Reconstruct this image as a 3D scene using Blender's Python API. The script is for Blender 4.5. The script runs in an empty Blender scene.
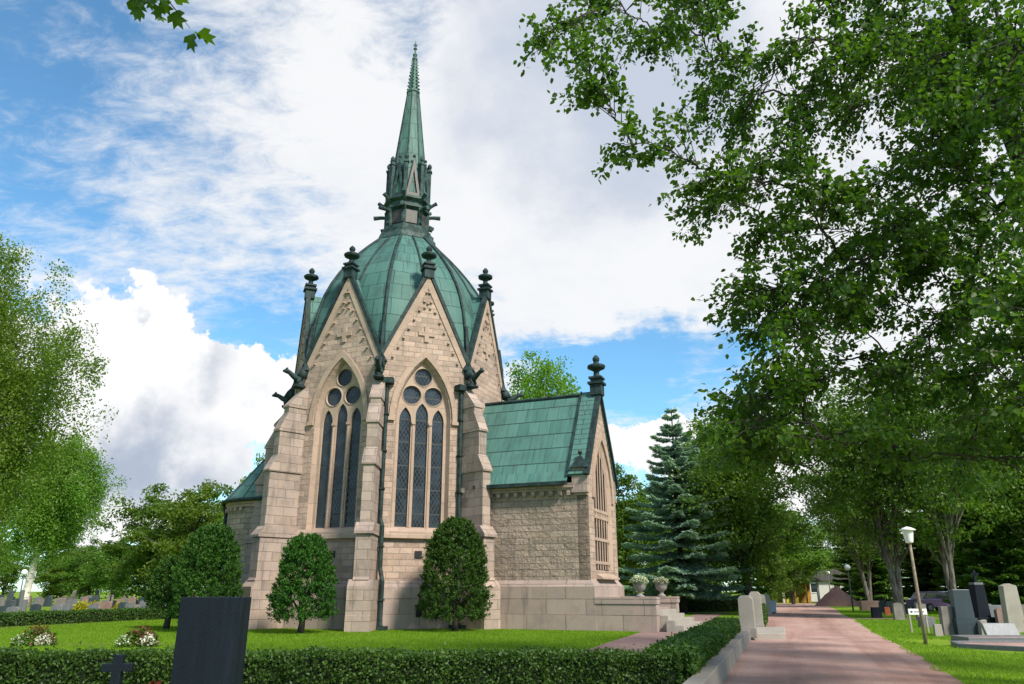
import bpy, bmesh, math, random
import numpy as np
from mathutils import Vector, Matrix
from mathutils.geometry import tessellate_polygon
random.seed(7); RNG = np.random.default_rng(7)
S = bpy.context.scene
COL = S.collection
PI = math.pi
R = math.radians

# ------------------------------------------------------------------ camera
F, EYE, PITCH = 744.7, 1.6, R(18.42)
cd = bpy.data.cameras.new('camera'); cam = bpy.data.objects.new('camera', cd); COL.objects.link(cam)
cd.sensor_width = 36; cd.lens = F / 1024 * 36; cd.clip_end = 3000; cd.clip_start = .1
cam.location = (0, 0, EYE); cam.rotation_euler = (PI/2 + PITCH, 0, 0)
S.camera = cam
CP, SP = math.cos(PITCH), math.sin(PITCH)

def skydir(px, py):                      # a direction on the sky, for laying out the clouds
    x, v = px - 512, 342 - py
    return Vector((x, F*CP - v*SP, F*SP + v*CP)).normalized()

def at(px, py, Y):                       # a real point at distance Y north of the photographer
    x, v = px - 512, 342 - py
    t = Y / (F*CP - v*SP)
    return Vector((x*t, Y, EYE + (F*SP + v*CP)*t))

# ------------------------------------------------------------------ sun and exposure
SUN_AZ, SUN_EL = R(-50), R(43)
sd = Vector((math.cos(SUN_AZ)*math.cos(SUN_EL), math.sin(SUN_AZ)*math.cos(SUN_EL), math.sin(SUN_EL)))
sl = bpy.data.lights.new('sun', 'SUN'); sl.energy = 3.5; sl.angle = R(10); sl.color = (1, .93, .82)
so = bpy.data.objects.new('sun', sl); COL.objects.link(so)
so.rotation_euler = sd.to_track_quat('Z', 'Y').to_euler()
S.view_settings.view_transform = 'Standard'; S.view_settings.look = 'None'
S.view_settings.exposure = 0.78; S.view_settings.gamma = 1; S.view_settings.use_curve_mapping = False
S.cycles.max_bounces = 7; S.cycles.transparent_max_bounces = 4
S.cycles.diffuse_bounces = 5; S.cycles.glossy_bounces = 2; S.cycles.transmission_bounces = 4

# ------------------------------------------------------------------ node helper
class NT:
    def __init__(s, tree): s.t = tree; s.n = tree.nodes; s.l = tree.links
    def node(s, typ, **kw):
        n = s.n.new('ShaderNode' + typ)
        for k, v in kw.items(): setattr(n, k, v)
        return n
    def put(s, sock, v):
        if hasattr(v, 'is_linked') or isinstance(v, bpy.types.NodeSocket): s.l.new(v, sock)
        elif isinstance(v, (tuple, list, Vector)):
            v = tuple(v)
            if len(v) == 3 and len(sock.default_value) == 4: v = v + (1,)
            sock.default_value = v
        else: sock.default_value = v
    def math(s, op, a, b=None, clamp=False):
        n = s.node('Math', operation=op, use_clamp=clamp); s.put(n.inputs[0], a)
        if b is not None: s.put(n.inputs[1], b)
        return n.outputs[0]
    def vmath(s, op, a, b=None):
        n = s.node('VectorMath', operation=op); s.put(n.inputs[0], a)
        if b is not None: s.put(n.inputs[1], b)
        return n.outputs['Value' if op in ('DISTANCE', 'LENGTH', 'DOT_PRODUCT') else 'Vector']
    def noise(s, vec, scale, detail=4, rough=.55, dist=0):
        n = s.node('TexNoise'); s.put(n.inputs['Vector'], vec); n.inputs['Scale'].default_value = scale
        n.inputs['Detail'].default_value = detail; n.inputs['Roughness'].default_value = rough
        n.inputs['Distortion'].default_value = dist
        return n.outputs['Fac']
    def ramp(s, v, a, b, lo=0., hi=1., smooth=True):
        n = s.node('MapRange', interpolation_type='SMOOTHSTEP' if smooth else 'LINEAR')
        s.put(n.inputs[0], v); n.inputs[1].default_value = a; n.inputs[2].default_value = b
        n.inputs[3].default_value = lo; n.inputs[4].default_value = hi
        return n.outputs[0]
    def mix(s, fac, a, b, mode='MIX'):
        n = s.node('Mix', data_type='RGBA', blend_type=mode)
        s.put(n.inputs[0], fac); s.put(n.inputs[6], a); s.put(n.inputs[7], b)
        return n.outputs[2]
    def mapping(s, vec, scale=(1, 1, 1), rot=(0, 0, 0), loc=(0, 0, 0)):
        n = s.node('Mapping'); s.put(n.inputs[0], vec); n.inputs[1].default_value = loc
        n.inputs[2].default_value = rot; n.inputs[3].default_value = scale
        return n.outputs[0]

# ------------------------------------------------------------------ sky
W = bpy.data.worlds.new('World'); S.world = W; W.use_nodes = True
w = NT(W.node_tree); w.n.clear()
sky = w.node('TexSky', sky_type='NISHITA'); sky.sun_disc = False
sky.sun_elevation = SUN_EL; sky.sun_rotation = PI/2 - SUN_AZ
sky.altitude = 0; sky.air_density = 1.0; sky.dust_density = .3; sky.ozone_density = 2.2
D = w.node('TexCoord').outputs['Generated']
sep = w.node('SeparateXYZ'); w.put(sep.inputs[0], D)
zz = w.math('ADD', w.math('MAXIMUM', sep.outputs[2], 0.0), .22)
cmb = w.node('CombineXYZ'); w.put(cmb.inputs[0], w.math('DIVIDE', sep.outputs[0], zz)); w.put(cmb.inputs[1], w.math('DIVIDE', sep.outputs[1], zz))
FLAT = cmb.outputs[0]
DN = w.node('TexNoise'); w.put(DN.inputs['Vector'], D); DN.inputs['Scale'].default_value = 9; DN.inputs['Detail'].default_value = 6; DN.inputs['Roughness'].default_value = .6
DW = w.vmath('ADD', D, w.vmath('MULTIPLY', w.vmath('SUBTRACT', DN.outputs['Color'], (.5, .5, .5)), (.16, .16, .16)))
def blobs(lst):
    tot = None
    for px, py, r, wt in lst:
        v = w.ramp(w.vmath('DISTANCE', DW, tuple(skydir(px, py))), r, 0, 0, wt)
        tot = v if tot is None else w.math('ADD', tot, v)
    return tot
big = w.noise(FLAT, 1.5, 8, .58, .3)
rip = w.noise(w.mapping(FLAT, (3.4, 5.6, 1), (0, 0, .6)), 2.6, 8, .68, .35)
cov = w.math('ADD', w.math('MULTIPLY', big, .50), w.math('MULTIPLY', rip, .56))
cov = w.math('ADD', cov, blobs([(480, 150, .46, .20), (620, 250, .36, .15), (330, 110, .16, .09), (600, 40, .3, .10), (690, 200, .3, .10), (880, 150, .5, .2), (900, 420, .3, .2), (150, 130, .45, .07), (60, 160, .3, .05),
                                (250, 330, .12, -.20), (580, 372, .10, -.42), (650, 366, .10, -.36), (740, 355, .10, -.28), (520, 350, .05, -.2),
                                (40, 110, .30, -.09), (90, 30, .14, -.09), (230, 40, .12, -.04), (70, 205, .08, -.07), (215, 200, .1, .02), (560, 425, .06, -.2), (400, 40, .08, -.1)]))
high = w.ramp(cov, .42, .72)
# brightness inside the high sheet
gr = w.math('ADD', w.math('MULTIPLY', w.noise(FLAT, 2.2, 7, .62), .62), blobs([(610, 60, .26, .36), (470, 110, .12, .12), (700, 130, .2, .16), (560, 200, .1, .08)]))
HC = w.mix(w.ramp(gr, .27, .64), (5.55, 5.6, 5.68), (3.5, 3.85, 4.5))
# heaped clouds low over the horizon
cn = w.noise(D, 6.5, 9, .64, .15)
cb = blobs([(150, 335, .105, .85), (95, 390, .10, .8), (190, 400, .12, .85), (140, 300, .07, .5), (250, 395, .085, .7), (285, 375, .06, .6), (60, 440, .12, .6), (120, 480, .12, .75), (230, 455, .1, .6), (30, 340, .12, .5),
            (330, 430, .12, .7), (640, 440, .045, .62), (670, 432, .045, .6), (700, 425, .04, .5), (620, 450, .05, .5), (650, 470, .08, .6), (760, 470, .12, .6), (860, 480, .15, .6),
            (120, 540, .10, .5), (-150, 420, .25, .7), (1150, 450, .25, .7)])
cum = w.ramp(w.math('ADD', cb, w.math('MULTIPLY', w.math('SUBTRACT', cn, .5), 2.1)), .36, .46)
cs = w.math('ADD', w.math('MULTIPLY', w.noise(D, 9, 6, .55), .75), blobs([(140, 455, .10, .40), (210, 480, .10, .42), (100, 500, .09, .3), (128, 306, .035, .5), (215, 365, .06, .3), (190, 400, .08, .16), (90, 360, .05, .15), (270, 400, .05, .2), (120, 545, .06, -.3)]))
CC = w.mix(w.ramp(cs, .48, .92), (5.95, 5.95, 6.0), (2.7, 3.1, 3.8))
SK = w.mix(1, sky.outputs[0], (.80, 1.20, 1.26), 'MULTIPLY')
c1 = w.mix(w.math('MULTIPLY', high, .97), SK, HC)
c2 = w.mix(cum, c1, CC)
bg = w.node('Background'); w.put(bg.inputs[0], c2); bg.inputs[1].default_value = .10
w.l.new(bg.outputs[0], w.node('OutputWorld').inputs[0])

# ------------------------------------------------------------------ mesh builder
class MB:
    def __init__(s): s.v = []; s.f = []; s.uv = {}
    def add(s, vs, fs, uvs=None):
        o = len(s.v); s.v += [Vector(p) for p in vs]
        for i, f in enumerate(fs):
            if uvs and uvs[i]: s.uv[len(s.f)] = uvs[i]
            s.f.append([o + k for k in f])
        return s
    def box(s, c, d, rot=0., M=None):
        hx, hy, hz = d[0]/2, d[1]/2, d[2]/2
        vs = [Vector((x, y, z)) for x in (-hx, hx) for y in (-hy, hy) for z in (-hz, hz)]
        m = Matrix.Translation(Vector(c)) @ (M if M else Matrix.Rotation(rot, 4, 'Z'))
        return s.add([m @ v for v in vs], [(0, 1, 3, 2), (4, 6, 7, 5), (0, 4, 5, 1), (2, 3, 7, 6), (0, 2, 6, 4), (1, 5, 7, 3)])
    def prism(s, poly, f, d0, d1):       # polygon (u, v) extruded from d0 to d1 by the map f(u, v, d)
        n = len(poly)
        vs = [f(u, v, d0) for u, v in poly] + [f(u, v, d1) for u, v in poly]
        tri = tessellate_polygon([[Vector((u, v, 0)) for u, v in poly]]) if n > 4 else [tuple(range(n))]
        fs = [tuple(t) for t in tri] + [tuple(n + k for k in reversed(t)) for t in tri]
        fs += [(i, (i+1) % n, n + (i+1) % n, n + i) for i in range(n)]
        return s.add(vs, fs)
    def plate(s, outer, holes, f, d0, d1, d1holes=None, back=True):
        loops = [outer] + holes
        pts = [p for L in loops for p in L]; n = len(pts)
        tri = tessellate_polygon([[Vector((u, v, 0)) for u, v in L] for L in loops])
        vs = [f(u, v, d0) for u, v in pts] + [f(u, v, d1) for u, v in pts]
        fs = [tuple(t) for t in tri]
        if back: fs += [tuple(n + k for k in reversed(t)) for t in tri]
        o = 0
        for L in loops:
            k = len(L)
            fs += [(o + i, o + (i+1) % k, n + o + (i+1) % k, n + o + i) for i in range(k)]; o += k
        return s.add(vs, fs)
    def strip(s, A, B, f, da, db, closed=False):   # band between two loops of (u, v) at depths da, db
        n = len(A); vs = [f(u, v, da) for u, v in A] + [f(u, v, db) for u, v in B]
        m = n if closed else n - 1
        return s.add(vs, [(i, (i+1) % n, n + (i+1) % n, n + i) for i in range(m)])
    def lathe(s, prof, n, c=(0, 0, 0), a0=0., a1=2*PI, cap=True, warp=None):
        full = abs(a1 - a0 - 2*PI) < 1e-6; m = n if full else n + 1
        vs = []; arc = [0.]
        for i in range(1, len(prof)): arc.append(arc[-1] + math.hypot(prof[i][0]-prof[i-1][0], prof[i][1]-prof[i-1][1]))
        for r, z in prof:
            for k in range(m):
                a = a0 + (a1 - a0)*k/n; rr = r*(warp(a) if warp else 1)
                vs.append((c[0] + rr*math.cos(a), c[1] + rr*math.sin(a), c[2] + z))
        fs = []; uvs = []; rm = max(p[0] for p in prof)
        for i in range(len(prof)-1):
            for k in range(n):
                k2 = (k+1) % m
                fs.append((i*m+k, i*m+k2, (i+1)*m+k2, (i+1)*m+k))
                u0, u1 = (a1-a0)*k/n*rm, (a1-a0)*(k+1)/n*rm
                uvs.append([(u0, arc[i]), (u1, arc[i]), (u1, arc[i+1]), (u0, arc[i+1])])
        if cap and full:
            for i in (0, len(prof)-1):
                if prof[i][0] > .004: fs.append(tuple(i*m + k for k in range(m))); uvs.append(None)
        return s.add(vs, fs, uvs)
    def tube(s, path, rad, n=8, cap=True):
        path = [Vector(p) for p in path]
        if not hasattr(rad, '__len__'): rad = [rad]*len(path)
        vs = []; prev = None
        for i, p in enumerate(path):
            t = (path[min(i+1, len(path)-1)] - path[max(i-1, 0)]).normalized()
            if prev is None:
                a = t.cross(Vector((0, 0, 1)) if abs(t.z) < .9 else Vector((1, 0, 0))).normalized()
            else:
                a = (prev - t*prev.dot(t)).normalized()
            prev = a; b = t.cross(a)
            for k in range(n):
                q = 2*PI*k/n; vs.append(p + (a*math.cos(q) + b*math.sin(q))*rad[i])
        fs = []; uvs = []; ln = 0
        for i in range(len(path)-1):
            l2 = ln + (path[i+1]-path[i]).length
            for k in range(n):
                k2 = (k+1) % n; fs.append((i*n+k, i*n+k2, (i+1)*n+k2, (i+1)*n+k))
                c0, c1 = 2*PI*rad[0]*k/n, 2*PI*rad[0]*(k+1)/n
                uvs.append([(c0, ln), (c1, ln), (c1, l2), (c0, l2)])
            ln = l2
        if cap:
            fs.append(tuple(range(n))); uvs.append(None)
            fs.append(tuple((len(path)-1)*n + k for k in range(n))); uvs.append(None)
        return s.add(vs, fs, uvs)
    def ball(s, c, r, n=12, sc=(1, 1, 1)):
        c = Vector(c); m = max(4, n//2); vs = []
        for i in range(m+1):
            th = PI*i/m
            for k in range(n):
                a = 2*PI*k/n; vs.append(c + Vector((r*sc[0]*math.sin(th)*math.cos(a), r*sc[1]*math.sin(th)*math.sin(a), r*sc[2]*math.cos(th))))
        return s.add(vs, [(i*n+k, i*n+(k+1) % n, (i+1)*n+(k+1) % n, (i+1)*n+k) for i in range(m) for k in range(n)])
    def xform(s, M): s.v = [M @ p for p in s.v]; return s
    def mesh(s, name, mat, smooth=False):
        me = bpy.data.meshes.new(name); me.from_pydata(s.v, [], s.f); me.update()
        uvl = me.uv_layers.new(name='UVMap'); data = np.zeros((len(me.loops), 2), np.float32)
        for p in me.polygons:
            cu = s.uv.get(p.index)
            if cu is not None and len(cu) == p.loop_total:
                for j, li in enumerate(p.loop_indices): data[li] = cu[j]
                continue
            n = p.normal
            if abs(n.z) > .93: h = Vector((1, 0, 0)); q = Vector((0, 1, 0))
            else:
                h = Vector((-n.y, n.x, 0)).normalized(); q = n.cross(h)
                if q.z < 0: q = -q
            for li in p.loop_indices:
                co = me.vertices[me.loops[li].vertex_index].co; data[li] = (co.dot(h), co.dot(q))
        uvl.data.foreach_set('uv', data.ravel())
        bm = bmesh.new(); bm.from_mesh(me); bmesh.ops.recalc_face_normals(bm, faces=bm.faces); bm.to_mesh(me); bm.free()
        if smooth: me.polygons.foreach_set('use_smooth', [True]*len(me.polygons))
        if mat: me.materials.append(mat)
        return me
    def build(s, name, mat, parent=None, smooth=False, bevel=0.):
        o = bpy.data.objects.new(name, s.mesh(name, mat, smooth)); COL.objects.link(o)
        if parent: o.parent = parent
        if bevel:
            b = o.modifiers.new('bevel', 'BEVEL'); b.width = bevel; b.segments = 2; b.limit_method = 'ANGLE'
        return o

def tag(o, label, cat, group=None, kind=None):
    o['label'] = label; o['category'] = cat
    if group: o['group'] = group
    if kind: o['kind'] = kind
    return o
def thing(name, label, cat, loc=(0, 0, 0), rotz=0., group=None):
    o = bpy.data.objects.new(name, None); COL.objects.link(o); o.empty_display_size = .3
    o.location = loc; o.rotation_euler = (0, 0, rotz)
    return tag(o, label, cat, group)
def dup(root, loc, rotz, label=None, sc=None, cat=None, group=None):
    r = root.copy(); COL.objects.link(r); r.location = loc; r.rotation_euler = (0, 0, rotz)
    if label: r['label'] = label
    if group: r['group'] = group
    if sc: r.scale = sc if hasattr(sc, '__len__') else (sc, sc, sc)
    for ch in list(root.children):
        c = ch.copy(); COL.objects.link(c); c.parent = r
        for g in ch.children:
            d = g.copy(); COL.objects.link(d); d.parent = c
    return r
def struct(o): o['kind'] = 'structure'; return o
XYZ = lambda u, v, d: (d, u, v)          # wall plane facing +x

# ------------------------------------------------------------------ materials
def mat(name):
    m = bpy.data.materials.new(name); m.use_nodes = True; t = NT(m.node_tree)
    b = t.n['Principled BSDF']; b.inputs['Specular IOR Level'].default_value = .3
    return m, t, b
def bump(t, b, h, dist, strength=1.):
    n = t.node('Bump'); n.inputs['Distance'].default_value = dist; n.inputs['Strength'].default_value = strength
    t.put(n.inputs['Height'], h); t.l.new(n.outputs[0], b.inputs['Normal'])
def uvrand(t):
    uv = t.node('TexCoord').outputs['UV']; r = t.node('ObjectInfo').outputs['Random']
    c = t.node('CombineXYZ'); t.put(c.inputs[0], t.math('MULTIPLY', r, 37.3))
    return t.vmath('ADD', uv, c.outputs[0])
def brick(t, vec, c1, c2, mort, bw, bh, ms=.012, off=.5, sq=1.):
    n = t.node('TexBrick'); n.offset = off; n.squash = sq
    t.put(n.inputs['Vector'], vec); t.put(n.inputs['Color1'], c1); t.put(n.inputs['Color2'], c2); t.put(n.inputs['Mortar'], mort)
    n.inputs['Scale'].default_value = 1; n.inputs['Mortar Size'].default_value = ms; n.inputs['Mortar Smooth'].default_value = .3
    n.inputs['Bias'].default_value = 0; n.inputs['Brick Width'].default_value = bw; n.inputs['Row Height'].default_value = bh
    return n.outputs['Color'], n.outputs['Fac']
def m_stone(name, c1, c2, mort, bw, bh, rough_amt=.5, ms=.012, stain=.35, dist=.03):
    m, t, b = mat(name); v = uvrand(t); P = t.node('TexCoord').outputs['Object']
    wob = t.node('TexNoise'); t.put(wob.inputs['Vector'], v); wob.inputs['Scale'].default_value = 1.3
    v2 = t.vmath('ADD', v, t.vmath('MULTIPLY', t.vmath('SUBTRACT', wob.outputs['Color'], (.5, .5, .5)), (.06, .02, 0)))
    col, fac = brick(t, v2, c1, c2, mort, bw, bh, ms)
    blot = t.noise(v, 2.2, 5, .6); fine = t.noise(v, 26, 4, .65); big = t.noise(P, .33, 4, .6)
    col = t.mix(t.ramp(blot, .35, .75, 0, .55), col, tuple(x*y for x, y in zip(c1, (1.12, 1.02, .92))), 'MIX')
    col = t.mix(t.ramp(fine, .3, .7, 0, .45), col, tuple(x*.62 for x in c2))
    col = t.mix(t.ramp(t.noise(P, .9, 5, .65), .48, .72, 0, .45), col, tuple(x*.55 for x in c2))
    streak = t.noise(t.mapping(v, (2.6, .28, 1)), 1, 5, .6)
    col = t.mix(t.math('MULTIPLY', t.ramp(streak, .5, .78), t.ramp(big, .36, .6, 0, stain)), col, (.10, .085, .078))
    pale = t.noise(t.mapping(v, (3.2, .22, 1), (0, 0, 0), (5, 8, 0)), 1, 4, .6)
    col = t.mix(t.ramp(pale, .58, .78, 0, .35*stain), col, (.47, .43, .39))
    t.l.new(col, b.inputs['Base Color']); b.inputs['Roughness'].default_value = .88
    rk = t.noise(v, 5.5, 5, .6)
    h = t.math('ADD', t.math('MULTIPLY', t.math('SUBTRACT', 1, fac), .6), t.math('ADD', t.math('MULTIPLY', rk, rough_amt), t.math('MULTIPLY', fine, .22*rough_amt + .06)))
    bump(t, b, h, dist)
    return m
M_WALL = m_stone('wall_stone', (.545, .398, .318), (.285, .212, .170), (.30, .23, .185), .58, .26, 1.0, .016, .6)
M_ROCK = m_stone('rock_faced_stone', (.47, .365, .29), (.28, .22, .175), (.20, .165, .14), .66, .27, 1.6, .018, .8, .075)
M_BUTT = m_stone('buttress_stone', (.45, .352, .298), (.275, .215, .182), (.20, .16, .135), .85, .40, .45, .012, 1.0)
M_PLIN = m_stone('plinth_stone', (.42, .325, .28), (.30, .235, .205), (.09, .075, .065), 1.75, .62, .25, .014, .9, .02)
M_TRIM = m_stone('dressed_stone', (.47, .345, .268), (.37, .272, .212), (.30, .235, .19), .8, .9, .10, .006, .35, .012)
def m_copper(name, c1, c2, seam, bw, bh, ms=.012, off=.5, brown=.25, rows=0.):
    m, t, b = mat(name); v = uvrand(t)
    col, fac = brick(t, v, c1, c2, seam, bw, bh, ms, off)
    st = t.noise(t.mapping(v, (7, .55, 1)), 1, 5, .6); bl = t.noise(v, .55, 4, .6)
    col = t.mix(t.ramp(st, .40, .72, 0, .55), col, tuple(x*1.6 for x in c1))
    col = t.mix(t.ramp(t.noise(t.mapping(v, (4.5, .4, 1), (0, 0, 0), (9, 3, 0)), 1, 4, .6), .52, .74, 0, .5), col, (.028, .050, .045))
    col = t.mix(t.ramp(bl, .48, .70, 0, brown), col, (.032, .052, .046))
    if rows:
        sv = t.node('SeparateXYZ'); t.put(sv.inputs[0], v)
        col = t.mix(t.math('LESS_THAN', t.math('FRACT', t.math('DIVIDE', sv.outputs[1], rows)), .045), col, (.015, .032, .030))
    t.l.new(col, b.inputs['Base Color']); b.inputs['Roughness'].default_value = .62; b.inputs['Specular IOR Level'].default_value = .3
    bump(t, b, t.math('ADD', t.math('MULTIPLY', fac, .7), t.math('MULTIPLY', t.noise(v, 3.0, 3, .5), .35)), .025)
    return m
M_COPPER = m_copper('copper_sheet', (.056, .140, .116), (.082, .182, .152), (.042, .095, .082), .55, .86, .012, .5, .35, .86)
M_DOME = m_copper('dome_copper', (.042, .115, .095), (.074, .165, .138), (.012, .028, .026), 1.0, .95, .016, .5, .65)
M_SPIRE = m_copper('spire_copper', (.060, .135, .110), (.085, .165, .138), (.022, .042, .038), .55, 1.1, .016, .5, .75)
M_SEAM = m_copper('banded_copper', (.060, .145, .12), (.082, .18, .15), (.025, .05, .045), 3, .30, .018)
def m_plain(name, c, rough=.7, var=.3, sc=6., spec=.3, metal=0., bumpd=.0, coord='Object'):
    m, t, b = mat(name); P = t.node('TexCoord').outputs[coord]
    n = t.noise(P, sc, 5, .6)
    t.l.new(t.mix(t.ramp(n, .3, .7), tuple(x*(1-var) for x in c), tuple(min(1, x*(1+var)) for x in c)), b.inputs['Base Color'])
    b.inputs['Roughness'].default_value = rough; b.inputs['Specular IOR Level'].default_value = spec; b.inputs['Metallic'].default_value = metal
    if bumpd: bump(t, b, n, bumpd)
    return m
M_DARKCU = m_plain('dark_copper', (.018, .034, .033), .65, .55, 3., .25)
M_BROWN = m_plain('brown_copper', (.040, .034, .026), .5, .6, 4., .5)
M_LEDGE = m_plain('ledge_copper', (.032, .060, .054), .6, .7, 2.5, .3)
def m_glass():
    m, t, b = mat('leaded_glass'); uv = t.node('TexCoord').outputs['UV']
    s = t.node('SeparateXYZ'); t.put(s.inputs[0], uv)
    def line(a, k, wd=.085):
        f = t.math('FRACT', t.math('MULTIPLY', a, k)); return t.math('LESS_THAN', t.math('ABSOLUTE', t.math('SUBTRACT', f, .5)), wd)
    a = t.math('ADD', t.math('MULTIPLY', s.outputs[0], 1.7), s.outputs[1]); c = t.math('SUBTRACT', t.math('MULTIPLY', s.outputs[0], 1.7), s.outputs[1])
    lat = t.math('MAXIMUM', t.math('MAXIMUM', line(a, 3.3), line(c, 3.3)), line(s.outputs[1], .92, .035))
    n = t.noise(uv, 9, 3, .6); n2 = t.noise(uv, 1.3, 3, .6)
    col = t.mix(t.ramp(n2, .4, .65), (.010, .014, .020), (.030, .044, .060))
    col = t.mix(lat, col, (.030, .036, .040))
    t.l.new(col, b.inputs['Base Color'])
    t.put(b.inputs['Roughness'], t.math('ADD', .10, t.math('MULTIPLY', lat, .5))); b.inputs['Specular IOR Level'].default_value = .42
    bump(t, b, t.math('ADD', t.math('ADD', t.math('MULTIPLY', n, .5), t.math('MULTIPLY', n2, 2.5)), lat), .008)
    return m
M_GLASS = m_glass()
def m_leaf(name, dark, light, trans=.35, gloss=.45, sun=None):
    m, t, b = mat(name)
    rnd = t.node('NewGeometry').outputs['Random Per Island']; ob = t.node('ObjectInfo').outputs['Random']
    P = t.node('TexCoord').outputs['Object']
    f = t.math('ADD', t.math('MULTIPLY', rnd, .5), t.ramp(t.noise(P, 1.1, 4, .6), .3, .7, 0, .5))
    col = t.mix(f, dark, light)
    hs = t.node('HueSaturation'); t.put(hs.inputs['Color'], col)
    t.put(hs.inputs['Hue'], t.math('ADD', .485, t.math('MULTIPLY', ob, .03))); t.put(hs.inputs['Value'], t.math('ADD', .85, t.math('MULTIPLY', ob, .3)))
    col = hs.outputs[0]
    t.l.new(col, b.inputs['Base Color']); b.inputs['Roughness'].default_value = gloss; b.inputs['Specular IOR Level'].default_value = .35
    tr = t.node('BsdfTranslucent'); t.put(tr.inputs[0], t.mix(1, col, (1.35, 1.45, .6), 'MULTIPLY'))
    mx = t.node('MixShader'); mx.inputs[0].default_value = trans
    t.l.new(b.outputs[0], mx.inputs[1]); t.l.new(tr.outputs[0], mx.inputs[2]); t.l.new(mx.outputs[0], t.n['Material Output'].inputs[0])
    return m
L_LINDEN = m_leaf('linden_leaf', (.030, .086, .012), (.095, .215, .022), .52)
L_BROAD = m_leaf('broadleaf', (.050, .105, .012), (.13, .22, .024), .42)
L_DARK = m_leaf('dark_broadleaf', (.050, .115, .014), (.13, .235, .028), .48)
L_YELL = m_leaf('pale_broadleaf', (.065, .130, .016), (.155, .255, .028), .45)
L_BIRCH = m_leaf('birch_leaf', (.075, .150, .018), (.195, .315, .040), .5)
L_CLIP = m_leaf('clipped_foliage', (.016, .060, .006), (.06, .155, .014), .25, .6)
L_HEDGE = m_leaf('hedge_leaf', (.024, .068, .010), (.075, .16, .020), .32, .5)
L_SPRUCE = m_leaf('blue_needle', (.19, .29, .275), (.46, .60, .56), .25, .65)
L_FIR = m_leaf('dark_needle', (.07, .145, .03), (.19, .30, .06), .3, .6)
L_MAPLE = m_leaf('maple_leaf', (.030, .070, .008), (.075, .13, .012), .45)
L_RED = m_leaf('reddish_leaf', (.10, .012, .012), (.22, .05, .03), .3)
L_WHITE = m_leaf('white_petal', (.42, .42, .36), (.75, .74, .66), .3)
L_PINK = m_leaf('pink_petal', (.20, .08, .07), (.42, .22, .16), .3)
L_GOLD = m_leaf('yellow_shrub', (.22, .20, .01), (.42, .38, .02), .3)
L_GRASS = m_leaf('grass_blade', (.125, .225, .009), (.205, .315, .015), .5, .6)
def m_bark(name, c, c2, sc):
    m, t, b = mat(name); P = t.node('TexCoord').outputs['Object']
    n = t.noise(t.mapping(P, (1, 1, .25)), sc, 6, .65)
    t.l.new(t.mix(t.ramp(n, .35, .65), c, c2), b.inputs['Base Color']); b.inputs['Roughness'].default_value = .9
    bump(t, b, n, .03); return m
M_BARK = m_bark('grey_bark', (.055, .045, .038), (.20, .175, .15), 9)
M_DBARK = m_bark('dark_bark', (.020, .017, .014), (.075, .06, .05), 9)
def m_birchbark():
    m, t, b = mat('birch_bark'); P = t.node('TexCoord').outputs['Object']
    n = t.noise(t.mapping(P, (1, 1, 4)), 1.6, 5, .7)
    t.l.new(t.mix(t.ramp(n, .54, .62), (.62, .57, .50), (.06, .05, .045)), b.inputs['Base Color']); b.inputs['Roughness'].default_value = .8
    return m
M_BIRCH = m_birchbark()
def m_ground(name, a, b_, c, s1, s2, bd, rough=.95):
    m, t, b = mat(name); P = t.node('TexCoord').outputs['Object']
    n1 = t.noise(P, s1, 5, .6); n2 = t.noise(P, s2, 4, .7)
    col = t.mix(t.ramp(n1, .35, .68), a, b_); col = t.mix(t.ramp(n2, .45, .75, 0, .6), col, c)
    t.l.new(col, b.inputs['Base Color']); b.inputs['Roughness'].default_value = rough; b.inputs['Specular IOR Level'].default_value = .15
    bump(t, b, t.math('ADD', n2, t.math('MULTIPLY', n1, .5)), bd); return m
M_LAWN = m_ground('lawn', (.115, .205, .009), (.185, .280, .015), (.095, .165, .009), .28, 30, .02)
def m_road():
    m, t, b = mat('packed_red_gravel'); P = t.node('TexCoord').outputs['Object']
    q = t.mapping(P, (1, 1, 1), (0, 0, math.atan(.36)))          # x across, y along the road
    tr = t.noise(t.mapping(q, (.85, .035, 1)), 1, 4, .6); pt = t.noise(P, .55, 6, .65); gt = t.noise(P, 16, 5, .75); st_ = t.noise(P, 55, 2, .5)
    col = t.mix(t.ramp(pt, .36, .66), (.36, .210, .168), (.47, .305, .255))
    col = t.mix(t.ramp(tr, .48, .66, 0, .6), col, (.46, .315, .265)); col = t.mix(t.ramp(tr, .50, .36, 0, .45), col, (.20, .108, .082))
    col = t.mix(t.ramp(gt, .46, .72, 0, .5), col, (.22, .13, .105)); col = t.mix(t.ramp(st_, .62, .70, 0, .7), col, (.50, .40, .35))
    t.l.new(col, b.inputs['Base Color']); b.inputs['Roughness'].default_value = .95; b.inputs['Specular IOR Level'].default_value = .12
    bump(t, b, t.math('ADD', t.math('ADD', gt, t.math('MULTIPLY', st_, .5)), t.math('MULTIPLY', pt, 1.5)), .025); return m
M_GRAVEL = m_road()
M_PATH = m_ground('path_gravel', (.215, .14, .125), (.28, .19, .165), (.155, .10, .09), .6, 24, .012)
M_SOIL = m_ground('red_soil', (.21, .12, .10), (.28, .165, .14), (.15, .085, .07), .6, 8, .1)
M_GRANITE = m_ground('grey_granite', (.235, .21, .185), (.30, .27, .24), (.16, .145, .13), 1.2, 60, .004, .85)
M_PALEGR = m_ground('pale_granite', (.30, .265, .225), (.37, .33, .285), (.20, .18, .16), 1.6, 70, .004, .8)
M_PINKGR = m_ground('pink_granite', (.22, .145, .125), (.28, .19, .165), (.15, .105, .095), 1.4, 60, .003, .6)
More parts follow.
